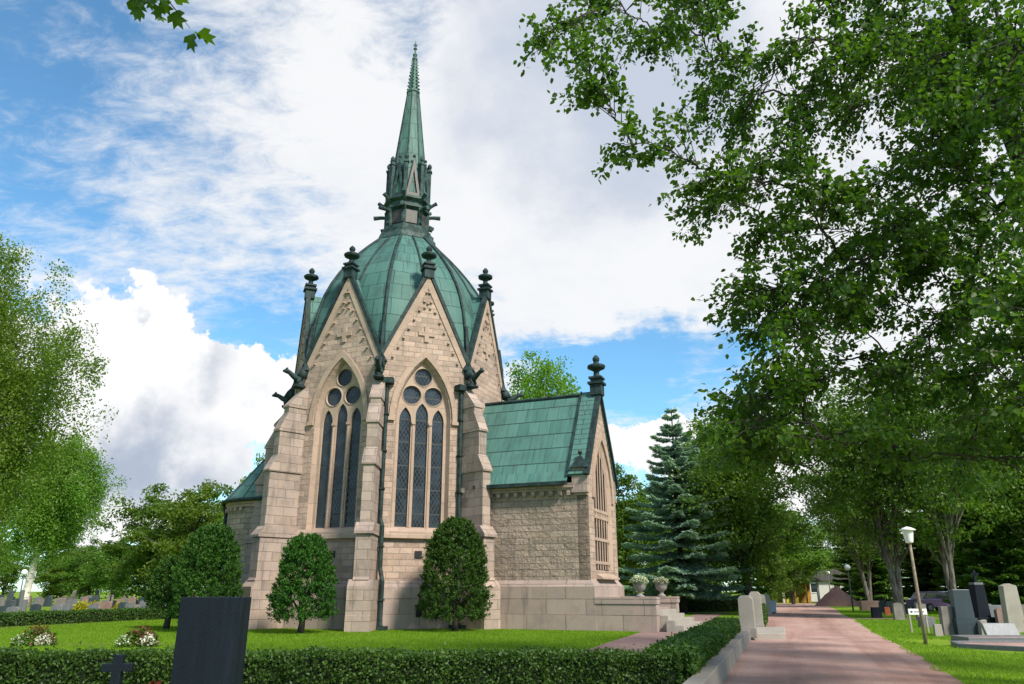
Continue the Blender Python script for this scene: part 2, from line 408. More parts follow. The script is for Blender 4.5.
def m_polish(name, c, rough):
    m, t, b = mat(name); P = t.node('TexCoord').outputs['Object']; n = t.noise(P, 80, 3, .6); n1 = t.noise(t.mapping(P, (5, 5, .5)), 1, 4, .6)
    col = t.mix(t.ramp(n, .4, .7), c, tuple(x*1.7 for x in c)); col = t.mix(t.ramp(n1, .5, .75, 0, .35), col, tuple(x*2.3 + .004 for x in c))
    t.l.new(col, b.inputs['Base Color']); b.inputs['Roughness'].default_value = rough; b.inputs['Specular IOR Level'].default_value = .4 if rough < .58 else .12
    return m
M_BLACK = m_polish('black_granite', (.007, .010, .015), .6)
M_SLATE = m_polish('slate_granite', (.030, .040, .048), .35)
M_GREYST = m_polish('mid_grey_granite', (.11, .11, .12), .55)
M_WHITEP = m_plain('white_paint', (.78, .78, .76), .5, .06)
M_BLACKP = m_plain('black_paint', (.02, .02, .022), .5, .2)
M_GLOBE = m_plain('opal_glass', (.86, .86, .84), .25, .03, 4, .5)
M_POLE = m_plain('weathered_pole', (.24, .19, .14), .8, .25, 14)
M_DPOLE = m_plain('grey_pole', (.10, .10, .095), .6, .25, 14)
M_PLASTER = m_plain('white_plaster', (.50, .46, .43), .9, .06, 2)
M_OCHRE = m_plain('ochre_wood', (.38, .19, .035), .8, .25, 5)
M_ROOFT = m_plain('roof_sheet', (.07, .06, .055), .7, .3, 5)
M_BIN = m_plain('bin_plastic', (.22, .30, .36), .5, .12, 6)
M_WINDOW = m_plain('dark_window', (.02, .025, .03), .1, .3, 4, .6)
M_TYRE = m_plain('tyre_rubber', (.02, .02, .02), .8, .2)

# ------------------------------------------------------------------ ground, road, paths
def sheet(name, pts, z, m):
    o = MB().add([(x, y, z) for x, y in pts], [tuple(range(len(pts)))]).build(name, m); return struct(o)
sheet('ground', [(-700, -120), (700, -120), (700, 900), (-700, 900)], 0, M_LAWN)
KX = lambda y: 3.77 + .347*(y - 14.6)          # kerb line on the left of the road
RX = lambda y: 8.05 + .37*(y - 14.6)           # grass edge on the right
rng_y = [-20 + 4*i for i in range(29)]
wob = lambda y, a: .10*math.sin(y*1.3 + a) + .06*math.sin(y*3.1 + a*2)
left = [(KX(y) + .0, y) for y in rng_y]; right = [(RX(y) + wob(y, 1), y) for y in rng_y]
bmr = MB(); n_ = len(rng_y)
bmr.add([(x, y, .008) for x, y in left] + [(x, y, .008) for x, y in right], [(i, i+1, n_+i+1, n_+i) for i in range(n_-1)])
struct(bmr.build('gravel_road', M_GRAVEL))
sheet('cross_road', [(-30, 92.05), (90, 92.05), (90, 99), (-30, 99)], .008, M_GRAVEL)
def ribbon(name, pts, wd, z, m):
    vs = []; k = len(pts)
    for i, p in enumerate(pts):
        p = Vector(p); t = (Vector(pts[min(i+1, k-1)]) - Vector(pts[max(i-1, 0)])).normalized(); nrm = Vector((-t.y, t.x))
        for sg in (-1, 1):
            q = p + nrm*sg*wd/2; vs.append((q.x, q.y, z))
    struct(MB().add(vs, [(2*i, 2*i+1, 2*i+3, 2*i+2) for i in range(k-1)]).build(name, m))
ribbon('lawn_path', [(1.0, 15.5), (2.55, 21), (4.1, 26), (6.3, 32.5), (9.5, 42), (13, 53), (15, 58)], 1.75, .010, M_PATH)
ribbon('gate_path', [(6.2, 31.6), (8.8, 29.6)], 2.6, .014, M_PATH)
ribbon('side_path', [(RX(46.5) - .2, 46.5), (26, 46.8), (40, 46)], 1.7, .012, M_PATH)
ribbon('border_path', [(-23.6, 25), (-22.2, 36), (-20.6, 46), (-18.6, 56)], .8, .012, M_PATH)
ribbon('bed_path', [(-15.5, 24.9), (-11, 24.7), (-8.4, 25.0)], .35, .012, M_PATH)

# ------------------------------------------------------------------ the chapel
CH = Vector((-6.177, 39.263, 0))
E_ANG = -PI/8
church = thing('chapel', 'tan stone octagonal chapel with green copper dome and tall spire', 'chapel', CH, E_ANG)
# local frame: +x is the axis of the porch; face k looks along angle k*45 degrees; corners at 22.5 + k*45
A0 = 5.22; T8 = math.tan(PI/8)
def oct_ring(mb, prof):                   # octagonal mouldings given by apothem and height
    mb.lathe([(a/math.cos(PI/8), z) for a, z in prof], 8, (0, 0, 0), PI/8, PI/8 + 2*PI, True); mb.uv.clear(); return mb
oct_ring(MB(), [(5.66, -.3), (5.66, .62), (5.63, .63), (5.63, 1.72), (5.30, 1.98), (5.20, 1.98)]).build('plinth', M_PLIN, church)
oct_ring(MB(), [(5.0, 3.70), (5.42, 3.78), (5.42, 3.93), (5.26, 4.22), (5.0, 4.23)]).build('string_course', M_TRIM, church)
HW = A0*T8
def arch(wd, z0, zs, rise, n=9):
    Rr = (wd*wd + rise*rise)/(2*wd); cx = wd - Rr; th = math.asin(rise/Rr)
    rt = [(cx + Rr*math.cos(th*i/n), zs + Rr*math.sin(th*i/n)) for i in range(n+1)]
    return [(-wd, z0), (wd, z0)] + rt[:-1] + [(0, zs + rise)] + [(-u, v) for u, v in reversed(rt[:-1])]
def archline(wd, z0, zs, rise, n=9): L = arch(wd, z0, zs, rise, n); return L[1:] + L[:1]
def circ(u, v, r, n=20): return [(u + r*math.cos(2*PI*i/n), v + r*math.sin(2*PI*i/n)) for i in range(n)]
Z0, ZV, ZP = 4.22, 12.1, 16.55
gable = [(-HW, 1.9), (HW, 1.9), (HW, ZV), (0, ZP), (-HW, ZV)]
hole = arch(1.34, Z0, 9.25, 2.95)
wall_me = MB().plate(gable, [hole], XYZ, A0, A0 - .55).mesh('gable_wall', M_WALL)
blind_me = MB().plate(gable, [], XYZ, A0, A0 - .55).mesh('gable_wall', M_WALL)
# tracery: three lancets and three circles
def lancet(u, wd, zt): L = arch(wd, Z0 + .04, zt - .62, .62, 6); return [(a + u, b) for a, b in L]
holes = [lancet(-.80, .285, 9.80), lancet(0, .305, 10.05), lancet(.80, .285, 9.80), circ(-.53, 10.42, .455), circ(.53, 10.42, .455), circ(0, 11.34, .445)]
inner = arch(1.22, Z0, 9.25, 2.80)
tm = MB().plate(inner, holes, XYZ, A0 - .26, A0 - .42)
tm.strip(hole, inner, XYZ, A0 - .003, A0 - .262, True)
for u in (-.41, .41):                                     # slender shafts with capitals on the mullions
    tm.tube([(A0 - .25, u, Z0), (A0 - .25, u, 9.0)], .055, 8); tm.box((A0 - .24, u, 9.05), (.16, .17, .12))
for u, v, r in ((-.53, 10.42, .455), (.53, 10.42, .455), (0, 11.34, .445)):
    tm.strip(circ(u, v, r + .07), circ(u, v, r + .0), XYZ, A0 - .258, A0 - .22, True); tm.strip(circ(u, v, r), circ(u, v, r - .03), XYZ, A0 - .22, A0 - .30, True)
trac_me = tm.mesh('window', M_TRIM)
pane_me = MB().prism(arch(1.20, Z0, 9.25, 2.76), XYZ, A0 - .36, A0 - .38).mesh('pane', M_GLASS)
hm = MB(); o1, i1 = archline(1.66, 9.2, 9.2, 3.42), archline(1.42, 9.2, 9.2, 3.06)
hm.strip(o1[:-1], i1[:-1], XYZ, A0 + .09, A0 + .09); hm.strip(o1[:-1], o1[:-1], XYZ, A0 - .02, A0 + .09); hm.strip(i1[:-1], i1[:-1], XYZ, A0 - .02, A0 + .09)
for sg in (-1, 1): hm.box((A0 + .05, sg*1.55, 9.13), (.17, .32, .16))
hood_me = hm.mesh('hood_mould', M_TRIM)
sill_me = MB().prism([(-.28, 4.0), (.30, 3.98), (.30, 4.06), (-.28, 4.32)], lambda u, v, d: (A0 + u - .12, d, v), -1.36, 1.36).mesh('sill', M_TRIM)
# band of dressed stone with studs along the rake
bd = MB()
sl_ = (ZP - ZV)/HW; ln_ = math.hypot(1, sl_); nx, nz = sl_/ln_, 1/ln_
for sg in (-1, 1):
    p0, p1 = Vector((HW, ZV - .05)), Vector((0, ZP + .0)); off = Vector((nx, nz))*-.30
    q0 = p0 + off; q1 = Vector((0, ZP - .30/nz))
    bd.prism([(sg*p.x, p.y) for p in (p0, p1, q1, q0)], XYZ, A0 + .05, A0 - .05)
    for i in range(8):
        f = .06 + i*.112; c = p0 + (p1 - p0)*f + Vector((nx, nz))*-.46
        bd.box((A0 + .03, sg*c.x, c.y), (.17, .11, .075))
for dx, dz in ((-.14, -.13), (.14, -.13), (0, .12)): bd.box((A0 + .03, dx, 14.95 + dz), (.15, .11, .075))
band_me = bd.mesh('rake_band', M_TRIM)
cr = MB(); cr.prism([(-.11, 13.05), (.11, 13.05), (.11, 13.36), (.42, 13.36), (.42, 13.57), (.11, 13.57), (.11, 13.85), (-.11, 13.85), (-.11, 13.57), (-.42, 13.57), (-.42, 13.36), (-.11, 13.36)], XYZ, A0 + .07, A0 - .03)
cross_me = cr.mesh('stone_cross', M_TRIM)
# dark copper coping on the gable and the little roof behind it
cp = MB()
for sg in (-1, 1):
    a, b_ = Vector((HW + .12, ZV - .35)), Vector((0, ZP + .12)); up = Vector((nx, nz))*.17
    cp.prism([(sg*a.x, a.y), (sg*b_.x, b_.y), (0, b_.y + .17/nz), (sg*(a.x + up.x), a.y + up.y)], XYZ, A0 + .10, A0 - .14)
cop_me = cp.mesh('coping', M_DARKCU)
gr_ = MB()
for sg in (-1, 1):
    gr_.add([(A0 - .12, 0, ZP + .10), (1.2, 0, ZP + .10), (1.2, sg*(HW + .06), ZV - .15), (A0 - .12, sg*(HW + .06), ZV - .15)], [(0, 1, 2, 3)])
groof_me = gr_.mesh('gable_roof', M_COPPER)
def finial_mesh(h=1.0):
    f = MB(); f.box((0, 0, .16), (.50, .50, .5)); f.box((0, 0, .44), (.66, .66, .10)); f.box((0, 0, .55), (.44, .44, .16)); f.box((0, 0, .68), (.58, .58, .09))
    f.lathe([(.20, .70), (.14, .82), (.12, .98), (.22, 1.06), (.36, 1.12), (.40, 1.20), (.36, 1.27), (.16, 1.32), (.11, 1.42), (.15, 1.50), (.16, 1.58), (.10, 1.68), (.0, 1.76)], 12)
    for k in range(8):
        a = k*PI/4; f.box((.355*math.cos(a), .355*math.sin(a), 1.2), (.07, .11, .10), a)
    return f.xform(Matrix.Scale(h, 4)).mesh('finial', M_DARKCU)
fin_me = finial_mesh(1.0)
def addp(me, rot, loc=(0, 0, 0), parent=church, name=None):
    o = bpy.data.objects.new(name or me.name, me); COL.objects.link(o); o.parent = parent; o.location = loc; o.rotation_euler = (0, 0, rot); return o
for k in range(8):
    rot = k*PI/4
    if k in (0, 4): addp(blind_me, rot, name='gable_wall')
    else:
        addp(wall_me, rot, name='gable_wall')
        wn = addp(trac_me, rot, name='window')
        for me in (pane_me, hood_me, sill_me): addp(me, 0, parent=wn)
    addp(band_me, rot); addp(cross_me, rot); addp(cop_me, rot); addp(groof_me, rot)
    addp(fin_me, rot, ((A0 - .10)*math.cos(rot), (A0 - .10)*math.sin(rot), ZP - .02))
# buttresses, gargoyles and down pipes on the corners
BP = [(7.36, 2.0), (7.30, 2.12), (7.30, 3.82), (7.42, 3.84), (7.42, 3.95), (7.10, 4.32), (7.10, 6.75), (7.18, 6.77), (7.18, 6.87), (6.80, 7.55), (6.80, 8.65), (6.87, 8.67), (6.87, 8.77), (6.45, 9.62), (6.45, 9.85), (6.50, 9.87), (6.50, 9.96), (5.72, 10.90)]
bt = MB()
SIDE = lambda u, v, d: (u, d, v)
def seg(lo, hi, hw):
    pr = [p for p in BP if lo - 1e-6 <= p[1] <= hi + 1e-6]
    bt.prism([(5.3, pr[0][1])] + pr + [(5.3, pr[-1][1])], SIDE, -hw, hw)
bt.prism([(5.3, -.3), (7.58, -.3), (7.58, .62), (7.55, .63), (7.55, 1.74), (7.28, 2.02), (5.3, 2.02)], SIDE, -.50, .50)
seg(2.0, 3.83, .33)
for lo, hi, hw in ((3.84, 4.33, .39), (6.77, 7.56, .30), (8.67, 9.63, .285), (9.87, 10.91, .28)): seg(lo, hi, hw)
for a, b_, c in ((4.32, 6.76, 7.10), (7.54, 8.66, 6.80), (9.61, 9.86, 6.45)):
    bt.prism([(5.3, a), (c, a), (c, b_), (5.3, b_)], SIDE, -.235, .235)
butt_me = bt.mesh('buttress', M_BUTT)
g = MB()                                   # winged gargoyle crouching on the rain hopper
g.box((6.00, 0, 10.98), (.62, .62, .14)); g.box((5.98, 0, 11.11), (.46, .46, .14))
g.tube([(5.70, 0, 12.2), (5.78, 0, 11.9), (5.98, 0, 11.55), (6.16, 0, 11.45), (6.42, 0, 11.55), (6.70, 0, 11.72), (6.92, 0, 11.78), (7.12, 0, 11.72)], [.16, .20, .24, .22, .16, .13, .15, .05], 10)
g.tube([(6.0, .12, 11.5), (6.12, .18, 11.3), (6.2, .17, 11.16)], [.12, .10, .08], 8); g.tube([(6.0, -.12, 11.5), (6.12, -.18, 11.3), (6.2, -.17, 11.16)], [.12, .10, .08], 8)
for sg in (-1, 1):
    g.prism([(5.65, 11.45), (6.25, 11.62), (6.05, 11.95), (5.75, 12.25), (5.55, 12.0)], lambda u, v, d: (u, d, v), sg*.20, sg*.27)
    g.box((6.88, sg*.07, 11.90), (.08, .05, .12))
g.v = [Vector((5.72 + (p.x - 5.72)*.80, p.y*.72, 10.91 + (p.z - 10.91)*.85)) for p in g.v]
garg_me = g.mesh('gargoyle', M_DARKCU, True)
p_ = MB(); py_ = .60                       # down pipe beside the buttress, cranked around the plinth
P0 = Vector((5.55, py_, 0))
p_.tube([(5.62, .36, 10.98), (5.62, .36, 4.6), (5.80, .50, 4.25), (5.80, .50, 2.5), (6.02, .66, 1.95), (6.02, .66, .32), (6.18, .72, .12)], .095, 8)
p_.box((5.66, .42, 10.88), (.42, .46, .28)); p_.box((6.2, .80, .10), (.75, .34, .14))
for z in (9.3, 7.6, 5.9, 3.4, 1.2): p_.box((5.62 if z > 4.5 else (5.80 if z > 2 else 6.02), .36 if z > 4.5 else (.50 if z > 2 else .66), z), (.25, .25, .06))
pipe_me = p_.mesh('down_pipe', M_DARKCU)
for k in range(8):
    a = PI/8 + k*PI/4
    addp(butt_me, a); addp(garg_me, a)
    if k not in (0, 4, 5, 7): addp(pipe_me, a)
# pipe on the porch corner goes to the other side of its buttress
pm = MB(); pm.v = [Vector((v.x, -v.y, v.z)) for v in p_.v]; pm.f = [list(reversed(f)) for f in p_.f]
pm_me = pm.mesh('down_pipe', M_DARKCU); addp(pm_me, -PI/8); addp(pipe_me, PI/8)
# vents low in the wall
for k, u in ((-1, .0), (-2, .2)):
    a = k*PI/4
    MB().box((5.665*math.cos(a) - u*math.sin(a), 5.665*math.sin(a) + u*math.cos(a), .75), (.05, .26, .5), a).build('wall_vent', M_BLACKP, church)
    MB().box((5.24*math.cos(a) - u*math.sin(a), 5.24*math.sin(a) + u*math.cos(a), 3.1), (.05, .32, .3), a).build('wall_vent', M_BLACKP, church)
# dome
DP = [(12.5, 5.49), (13.0, 5.47), (14.0, 5.38), (15.0, 5.22), (16.0, 4.93), (16.8, 4.58), (17.6, 4.12), (18.3, 3.64), (19.0, 3.08), (19.6, 2.54), (20.2, 1.95), (20.7, 1.45)]
def warp(a):
    d = ((a - PI/8 + PI/8) % (PI/4)) - PI/8           # angle from nearest corner
    return math.cos(PI/8)/math.cos(PI/8 - abs(d))
prof = [(r, z) for z, r in DP]
dm = MB().lathe(prof, 48, (0, 0, 0), PI/8, PI/8 + 2*PI, False, warp); dome = dm.build('dome_roof', M_DOME, church, True)
for k in range(16):
    a = PI/8 + k*PI/8; wv = warp(a); r0 = .085 if k % 2 == 0 else .065
    rb = MB().tube([((r + .02)*wv*math.cos(a), (r + .02)*wv*math.sin(a), z) for z, r in DP], r0, 8)
    ob = rb.build('dome_rib', M_DARKCU, dome, True)
# valley flashing between two gables
for k in range(8):
    a = PI/8 + k*PI/4
    fl = MB().tube([(5.62*math.cos(a), 5.62*math.sin(a), 11.7), (5.58*math.cos(a), 5.58*math.sin(a), 13.0), (5.46*math.cos(a), 5.46*math.sin(a), 14.2)], [.15, .12, .08], 6)
    fl.build('valley_flashing', M_DARKCU, church)
# spire
sp = MB().lathe([(1.75, 20.45), (1.72, 20.75), (1.60, 20.85), (1.62, 21.05), (1.42, 21.15), (1.44, 21.32), (1.30, 21.40), (1.12, 21.45), (1.12, 22.45), (1.34, 22.55), (1.34, 22.66), (1.2, 22.72), (1.2, 22.95), (1.44, 23.05), (1.44, 23.18), (1.1, 23.26)], 8, (0, 0, 0), PI/8, PI/8 + 2*PI, False)
spire = sp.build('lantern', M_LEDGE, church)
for k in range(8):
    a = k*PI/4; MB().box((1.06*math.cos(a), 1.06*math.sin(a), 21.95), (.05, .66, .80), a).build('lantern_panel', M_BROWN, spire)
    a += PI/8
    q = MB(); c_, s_ = math.cos(a), math.sin(a)
    q.box((1.18*c_, 1.18*s_, 21.95), (.24, .22, 1.15), a)
    q.tube([(1.0*c_, 1.0*s_, 22.34), (1.55*c_, 1.55*s_, 22.36), (1.95*c_, 1.95*s_, 22.32)], [.10, .11, .13], 8)
    q.tube([(1.2*c_, 1.2*s_, 22.95), (1.55*c_, 1.55*s_, 23.2), (1.72*c_, 1.72*s_, 23.3)], [.10, .10, .12], 8)
    q.tube([(1.2*c_, 1.2*s_, 21.6), (1.5*c_, 1.5*s_, 21.5)], [.07, .10], 6)
    q.build('spout_bracket', M_LEDGE, spire)
sc_ = MB().lathe([(1.06, 23.0), (.98, 25.0), (.86, 26.3), (.36, 31.0), (.42, 31.03), (.42, 31.16), (.31, 31.2), (.13, 33.55), (.18, 33.58), (.18, 33.68), (.06, 33.75), (.05, 34.2)], 8, (0, 0, 0), PI/8, PI/8 + 2*PI, False)
for i in range(len(sc_.v)): pass
cone = sc_.build('spire', M_SPIRE, church)
for k in range(8):
    a = PI/8 + k*PI/4; c_, s_ = math.cos(a), math.sin(a)
    MB().tube([(1.07*c_, 1.07*s_, 23.2), (.87*c_, .87*s_, 26.3), (.365*c_, .365*s_, 31)], [.05, .045, .03], 6).build('spire_roll', M_LEDGE, cone)
    q = MB(); q.box((1.22*c_, 1.22*s_, 24.3), (.20, .20, 2.2), a); q.box((1.22*c_, 1.22*s_, 25.42), (.30, .30, .10), a)
    q.lathe([(.12, 25.45), (.07, 25.6), (.13, 25.7), (.14, 25.82), (.06, 25.95), (0, 26.0)], 8, (1.22*c_, 1.22*s_, 0)); q.build('pinnacle', M_LEDGE, spire)
    b2 = k*PI/4
    q = MB()
    fmap = lambda u, v, d, b2=b2: ((d)*math.cos(b2) - u*math.sin(b2), d*math.sin(b2) + u*math.cos(b2), v)
    q.plate([(-.44, 23.2), (.44, 23.2), (.0, 25.75)], [[(-.24, 23.45), (.24, 23.45), (0, 24.95)]], fmap, 1.18, 1.02)
    q.ball(fmap(0, 25.9, 1.10), .10, 8); q.build('gablet', M_BROWN if k % 2 else M_LEDGE, spire)
    q = MB(); q.prism([(-.22, 23.42), (.22, 23.42), (0, 24.85)], fmap, 1.07, 1.03); q.build('gablet_panel', M_SPIRE, spire)
ck = MB()
for i in range(9):
    z = 31.35 + i*.26; r = .31 - (z - 31.2)*.077
    for k in range(8):
        a = PI/8 + k*PI/4; ck.ball(((r + .05)*math.cos(a), (r + .05)*math.sin(a), z), .062 - .003*i, 6, (1.2, 1.2, .8))
ck.build('crockets', M_SPIRE, cone).name = 'crocket_band'
tp = MB().lathe([(.05, 33.7), (.16, 33.95), (.05, 34.1), (.045, 34.3), (.13, 34.42), (.045, 34.55), (.03, 34.9), (.0, 35.15)], 8)
tp.box((0, 0, 34.7), (.26, .05, .05)); tp.box((0, 0, 34.7), (.05, .26, .05)); tp.build('spire_finial', M_SPIRE, cone)

# porch ---------------------------------------------------------------
VW, VL = 2.24, 11.20
for sg in (-1, 1):
    MB().plate([(4.9, 1.9), (VL, 1.9), (VL, 6.1), (4.9, 6.1)], [], lambda u, v, d: (u, d, v), sg*VW, sg*(VW - .5)).build('porch_side_wall', M_ROCK, church)
vg = [(-VW, 1.9), (VW, 1.9), (VW, 6.35), (0, 10.45), (-VW, 6.35)]
vh = arch(1.45, 2.42, 5.6, 2.75)
v2 = MB().plate(vg, [vh], XYZ, VL + .02, VL - .5)
v2.build('porch_gable_wall', M_WALL, church)
vi = arch(1.18, 2.42, 5.6, 2.30)
v3 = MB().strip(vh, arch(1.33, 2.42, 5.6, 2.55), XYZ, VL + .017, VL - .05, True)
v3.strip(arch(1.33, 2.42, 5.6, 2.55), arch(1.27, 2.42, 5.6, 2.46), XYZ, VL - .05, VL - .05, True)
v3.strip(arch(1.27, 2.42, 5.6, 2.46), vi, XYZ, VL - .05, VL - .13, True)
v3.strip(archline(1.72, 5.5, 5.5, 3.18)[:-1], archline(1.5, 5.5, 5.5, 2.86)[:-1], XYZ, VL + .10, VL + .10)
v3.strip(archline(1.72, 5.5, 5.5, 3.18)[:-1], archline(1.72, 5.5, 5.5, 3.18)[:-1], XYZ, VL, VL + .10)
v3.strip(archline(1.5, 5.5, 5.5, 2.86)[:-1], archline(1.5, 5.5, 5.5, 2.86)[:-1], XYZ, VL, VL + .10)
pw = v3.build('porch_window', M_TRIM, church)
bars = MB()
for i in range(-2, 3):
    u = i*.40; top = 5.6 + 2.3*(1 - (abs(u)/1.18)**1.6)
    bars.tube([(VL - .08, u, 2.45), (VL - .08, u, top)], .036, 8)
for z in (2.75, 3.75, 4.72, 5.0): bars.box((VL - .08, 0, z), (.09, 2.36, .13))
for i in range(-7, 7): bars.box((VL - .08, (i + .5)*.165, 4.86), (.05, .06, .14))
bars.build('mullions', M_TRIM, pw)
MB().prism(arch(1.2, 2.40, 5.6, 2.32), XYZ, VL - .40, VL - .42).build('pane', M_WINDOW, pw)
MB().prism([(-.3, 2.05), (.30, 2.05), (.30, 2.12), (-.40, 2.50)], lambda u, v, d: (VL + u, d, v), -1.45, 1.45).build('sill', M_TRIM, pw)
def ring_rect(mb, x0, x1, y, prof):       # mouldings around the three free sides of the porch
    pts = [[(x0, -y - e, z), (x1 + e, -y - e, z), (x1 + e, y + e, z), (x0, y + e, z)] for e, z in prof]
    vs = [p for L in pts for p in L]; n = len(prof)
    mb.add(vs, [(i*4 + j, i*4 + j + 1, i*4 + j + 5, i*4 + j + 4) for i in range(n-1) for j in range(3)]); return mb
ring_rect(MB(), 5.0, VL, VW, [(.25, -.3), (.25, .62), (.22, .63), (.22, 1.74), (.02, 2.0), (-.1, 2.0)]).build('porch_plinth', M_PLIN, church)
vc = MB()
for sg in (-1, 1):
    vc.box(((4.9 + VL)/2 - .3, sg*(VW + .10), 5.98), (VL - 5.5, .24, .20)); vc.box(((4.9 + VL)/2 - .3, sg*(VW + .06), 5.83), (VL - 5.5, .14, .10))
    for i in range(12): vc.box((5.75 + i*.42, sg*(VW + .08), 5.66), (.17, .20, .20))
    pq = MB(); pq.box((VL - .32, sg*(VW + .02), 6.25), (.70, .30, .95)); pq.box((VL - .32, sg*(VW + .05), 5.72), (.74, .32, .14)); pq.box((VL - .32, sg*(VW + .02), 5.60), (.66, .20, .12))
    pq.build('kneeler', M_BUTT, church)
vc.build('porch_cornice', M_BUTT, church)
RS = (10.62 - 6.15)/2.58
pr_ = MB()
for sg in (-1, 1):
    pr_.add([(5.85, sg*2.62, 6.10), (10.35, sg*2.62, 6.10), (10.35, sg*2.25, 6.62), (5.85, sg*2.25, 6.62)], [(0, 1, 2, 3)])
    pr_.add([(4.6, sg*2.25, 6.62), (10.35, sg*2.25, 6.62), (10.35, 0, 10.58), (4.6, 0, 10.58)], [(0, 1, 2, 3)])
proof = pr_.build('porch_roof', M_COPPER, church)
pg = MB(); pb = MB()
for sg in (-1, 1):
    pb.prism([(sg*2.50, 6.45), (0, 10.75), (0, 10.50), (sg*2.38, 6.35)], XYZ, 10.35, VL + .05)
    pg.prism([(sg*2.62, 6.42), (0, 10.86), (0, 10.56), (sg*2.45, 6.36)], XYZ, VL - .06, VL + .16)
    pg.prism([(sg*2.54, 6.40), (0, 10.80), (0, 10.50), (sg*2.40, 6.35)], XYZ, 10.30, 10.40)
    pg.box((8.12, sg*2.66, 6.06), (4.5, .16, .16))
    # little copper caps on the corner piers
    cx, cy = VL - .32, sg*(VW + .04); pg.add([(cx-.42, cy-.24, 6.72), (cx+.42, cy-.24, 6.72), (cx+.42, cy+.24, 6.72), (cx-.42, cy+.24, 6.72), (cx, cy - sg*.1, 7.35)], [(0, 1, 4), (1, 2, 4), (2, 3, 4), (3, 0, 4), (0, 1, 2, 3)])
    pg.ball((cx, cy - sg*.1, 7.42), .10, 8)
pg.tube([(4.8, 0, 10.62), (10.4, 0, 10.62)], .09, 8)
pb.build('roof_panel', M_SEAM, proof); pg.build('roof_trim', M_DARKCU, proof)
addp(fin_me, 0, (VL - .05, 0, 10.62), proof).scale = (1.12, 1.12, 1.12)
pp = MB()
for sg in (-1, 1):
    pp.tube([(5.95, sg*2.55, 6.0), (5.95, sg*2.42, 5.6), (5.95, sg*2.36, 2.2), (5.95, sg*2.56, 1.9), (5.95, sg*2.56, .2)], .085, 8); pp.box((5.95, sg*2.6, .1), (.3, .4, .14))
    for z in (5.2, 3.7, 2.5): pp.box((5.95, sg*2.37, z), (.24, .22, .06))
    pp.build('porch_pipe', M_DARKCU, church); pp = MB()
# terrace and stairs in front of the porch
PT = 1.32
for sg in (-1, 1):
    tw = MB()
    tw.prism([(VL + .20, -.3), (VL + 2.75, -.3), (VL + 2.75, PT - .26), (VL + .20, PT - .26)], SIDE, sg*1.86, sg*2.44)
    tw.prism([(VL + .20, PT - .255), (VL + 2.79, PT - .255), (VL + 2.79, PT), (VL + .20, PT)], SIDE, sg*1.82, sg*2.48)
    tw.build('terrace_wall', M_PLIN, church)
MB().box((VL + 1.3, 0, .36), (2.2, 3.7, 1.05)).build('terrace_floor', M_PLIN, church)
for i in range(5):
    MB().box((VL + 2.40 + .17 + i*.34, 0, .80 - i*.175 - .35), (.36, 3.66 if i < 2 else 4.5, .70), 0).build('step', M_PALEGR, church, bevel=.015)

# apse ----------------------------------------------------------------
AX = -7.25; AR = 2.66
def apse_ring(mb, prof, n=14):
    rows = []
    for e, z in prof:
        r = AR + e
        L = [(-4.9, -r, z)] + [(AX - r*math.sin(PI*i/n), -r*math.cos(PI*i/n), z) for i in range(n+1)] + [(-4.9, r, z)]
        rows.append(L)
    m = len(rows[0]); vs = [p for L in rows for p in L]; fs = []; uvs = []
    s_ = [0.]
    for j in range(1, m): s_.append(s_[-1] + math.hypot(rows[0][j][0]-rows[0][j-1][0], rows[0][j][1]-rows[0][j-1][1]))
    vv = [0.]
    for i in range(1, len(prof)): vv.append(vv[-1] + math.hypot(prof[i][0]-prof[i-1][0], prof[i][1]-prof[i-1][1]))
    for i in range(len(prof)-1):
        for j in range(m-1):
            fs.append((i*m+j, i*m+j+1, (i+1)*m+j+1, (i+1)*m+j)); uvs.append([(s_[j], vv[i]), (s_[j+1], vv[i]), (s_[j+1], vv[i+1]), (s_[j], vv[i+1])])
    mb.add(vs, fs, uvs); return mb
apse_ring(MB(), [(0, 1.9), (0, 6.1)]).build('apse_wall', M_ROCK, church)
apse_ring(MB(), [(.25, -.3), (.25, .62), (.22, .63), (.22, 1.74), (.02, 2.0), (-.1, 2.0)]).build('apse_plinth', M_PLIN, church)
ac = apse_ring(MB(), [(0, 5.72), (.08, 5.74), (.08, 5.86), (.16, 5.88), (.16, 6.08), (0, 6.1)])
for i in range(20):
    a = PI*(i + .5)/20; ac.box((AX - (AR + .06)*math.sin(a), -(AR + .06)*math.cos(a), 5.64), (.16, .16, .18), -a + PI/2)
ac.build('apse_cornice', M_TRIM, church)
ar = MB(); n = 14; rim = [(-4.6, -AR - .3, 6.12)] + [(AX - (AR + .3)*math.sin(PI*i/n), -(AR + .3)*math.cos(PI*i/n), 6.12) for i in range(n+1)] + [(-4.6, AR + .3, 6.12)]
ap_, bp_ = (AX, 0, 9.9), (-4.6, 0, 9.9)
vs = rim + [ap_, bp_]; ia, ib = len(rim), len(rim) + 1
ar.add(vs, [(0, 1, ia, ib)] + [(i, i+1, ia) for i in range(1, n+1)] + [(n+1, n+2, ib, ia)])
aroof = ar.build('apse_roof', M_COPPER, church)
gt = MB().tube([(p[0], p[1], 6.08) for p in rim], .10, 8)
for i in range(0, n+1, 2): gt.tube([rim[i+1], ap_], .035, 6)
gt.build('roof_trim', M_DARKCU, aroof)
pa = R(57); q = MB(); dx, dy = -math.sin(pa), -math.cos(pa)
def ap(e, z): return (AX + (AR + e)*dx, (AR + e)*dy, z)
q.tube([ap(.3, 6.05), ap(.12, 5.5), ap(.12, 2.2), ap(.34, 1.9), ap(.34, .1)], .095, 8); q.build('apse_pipe', M_DARKCU, church)

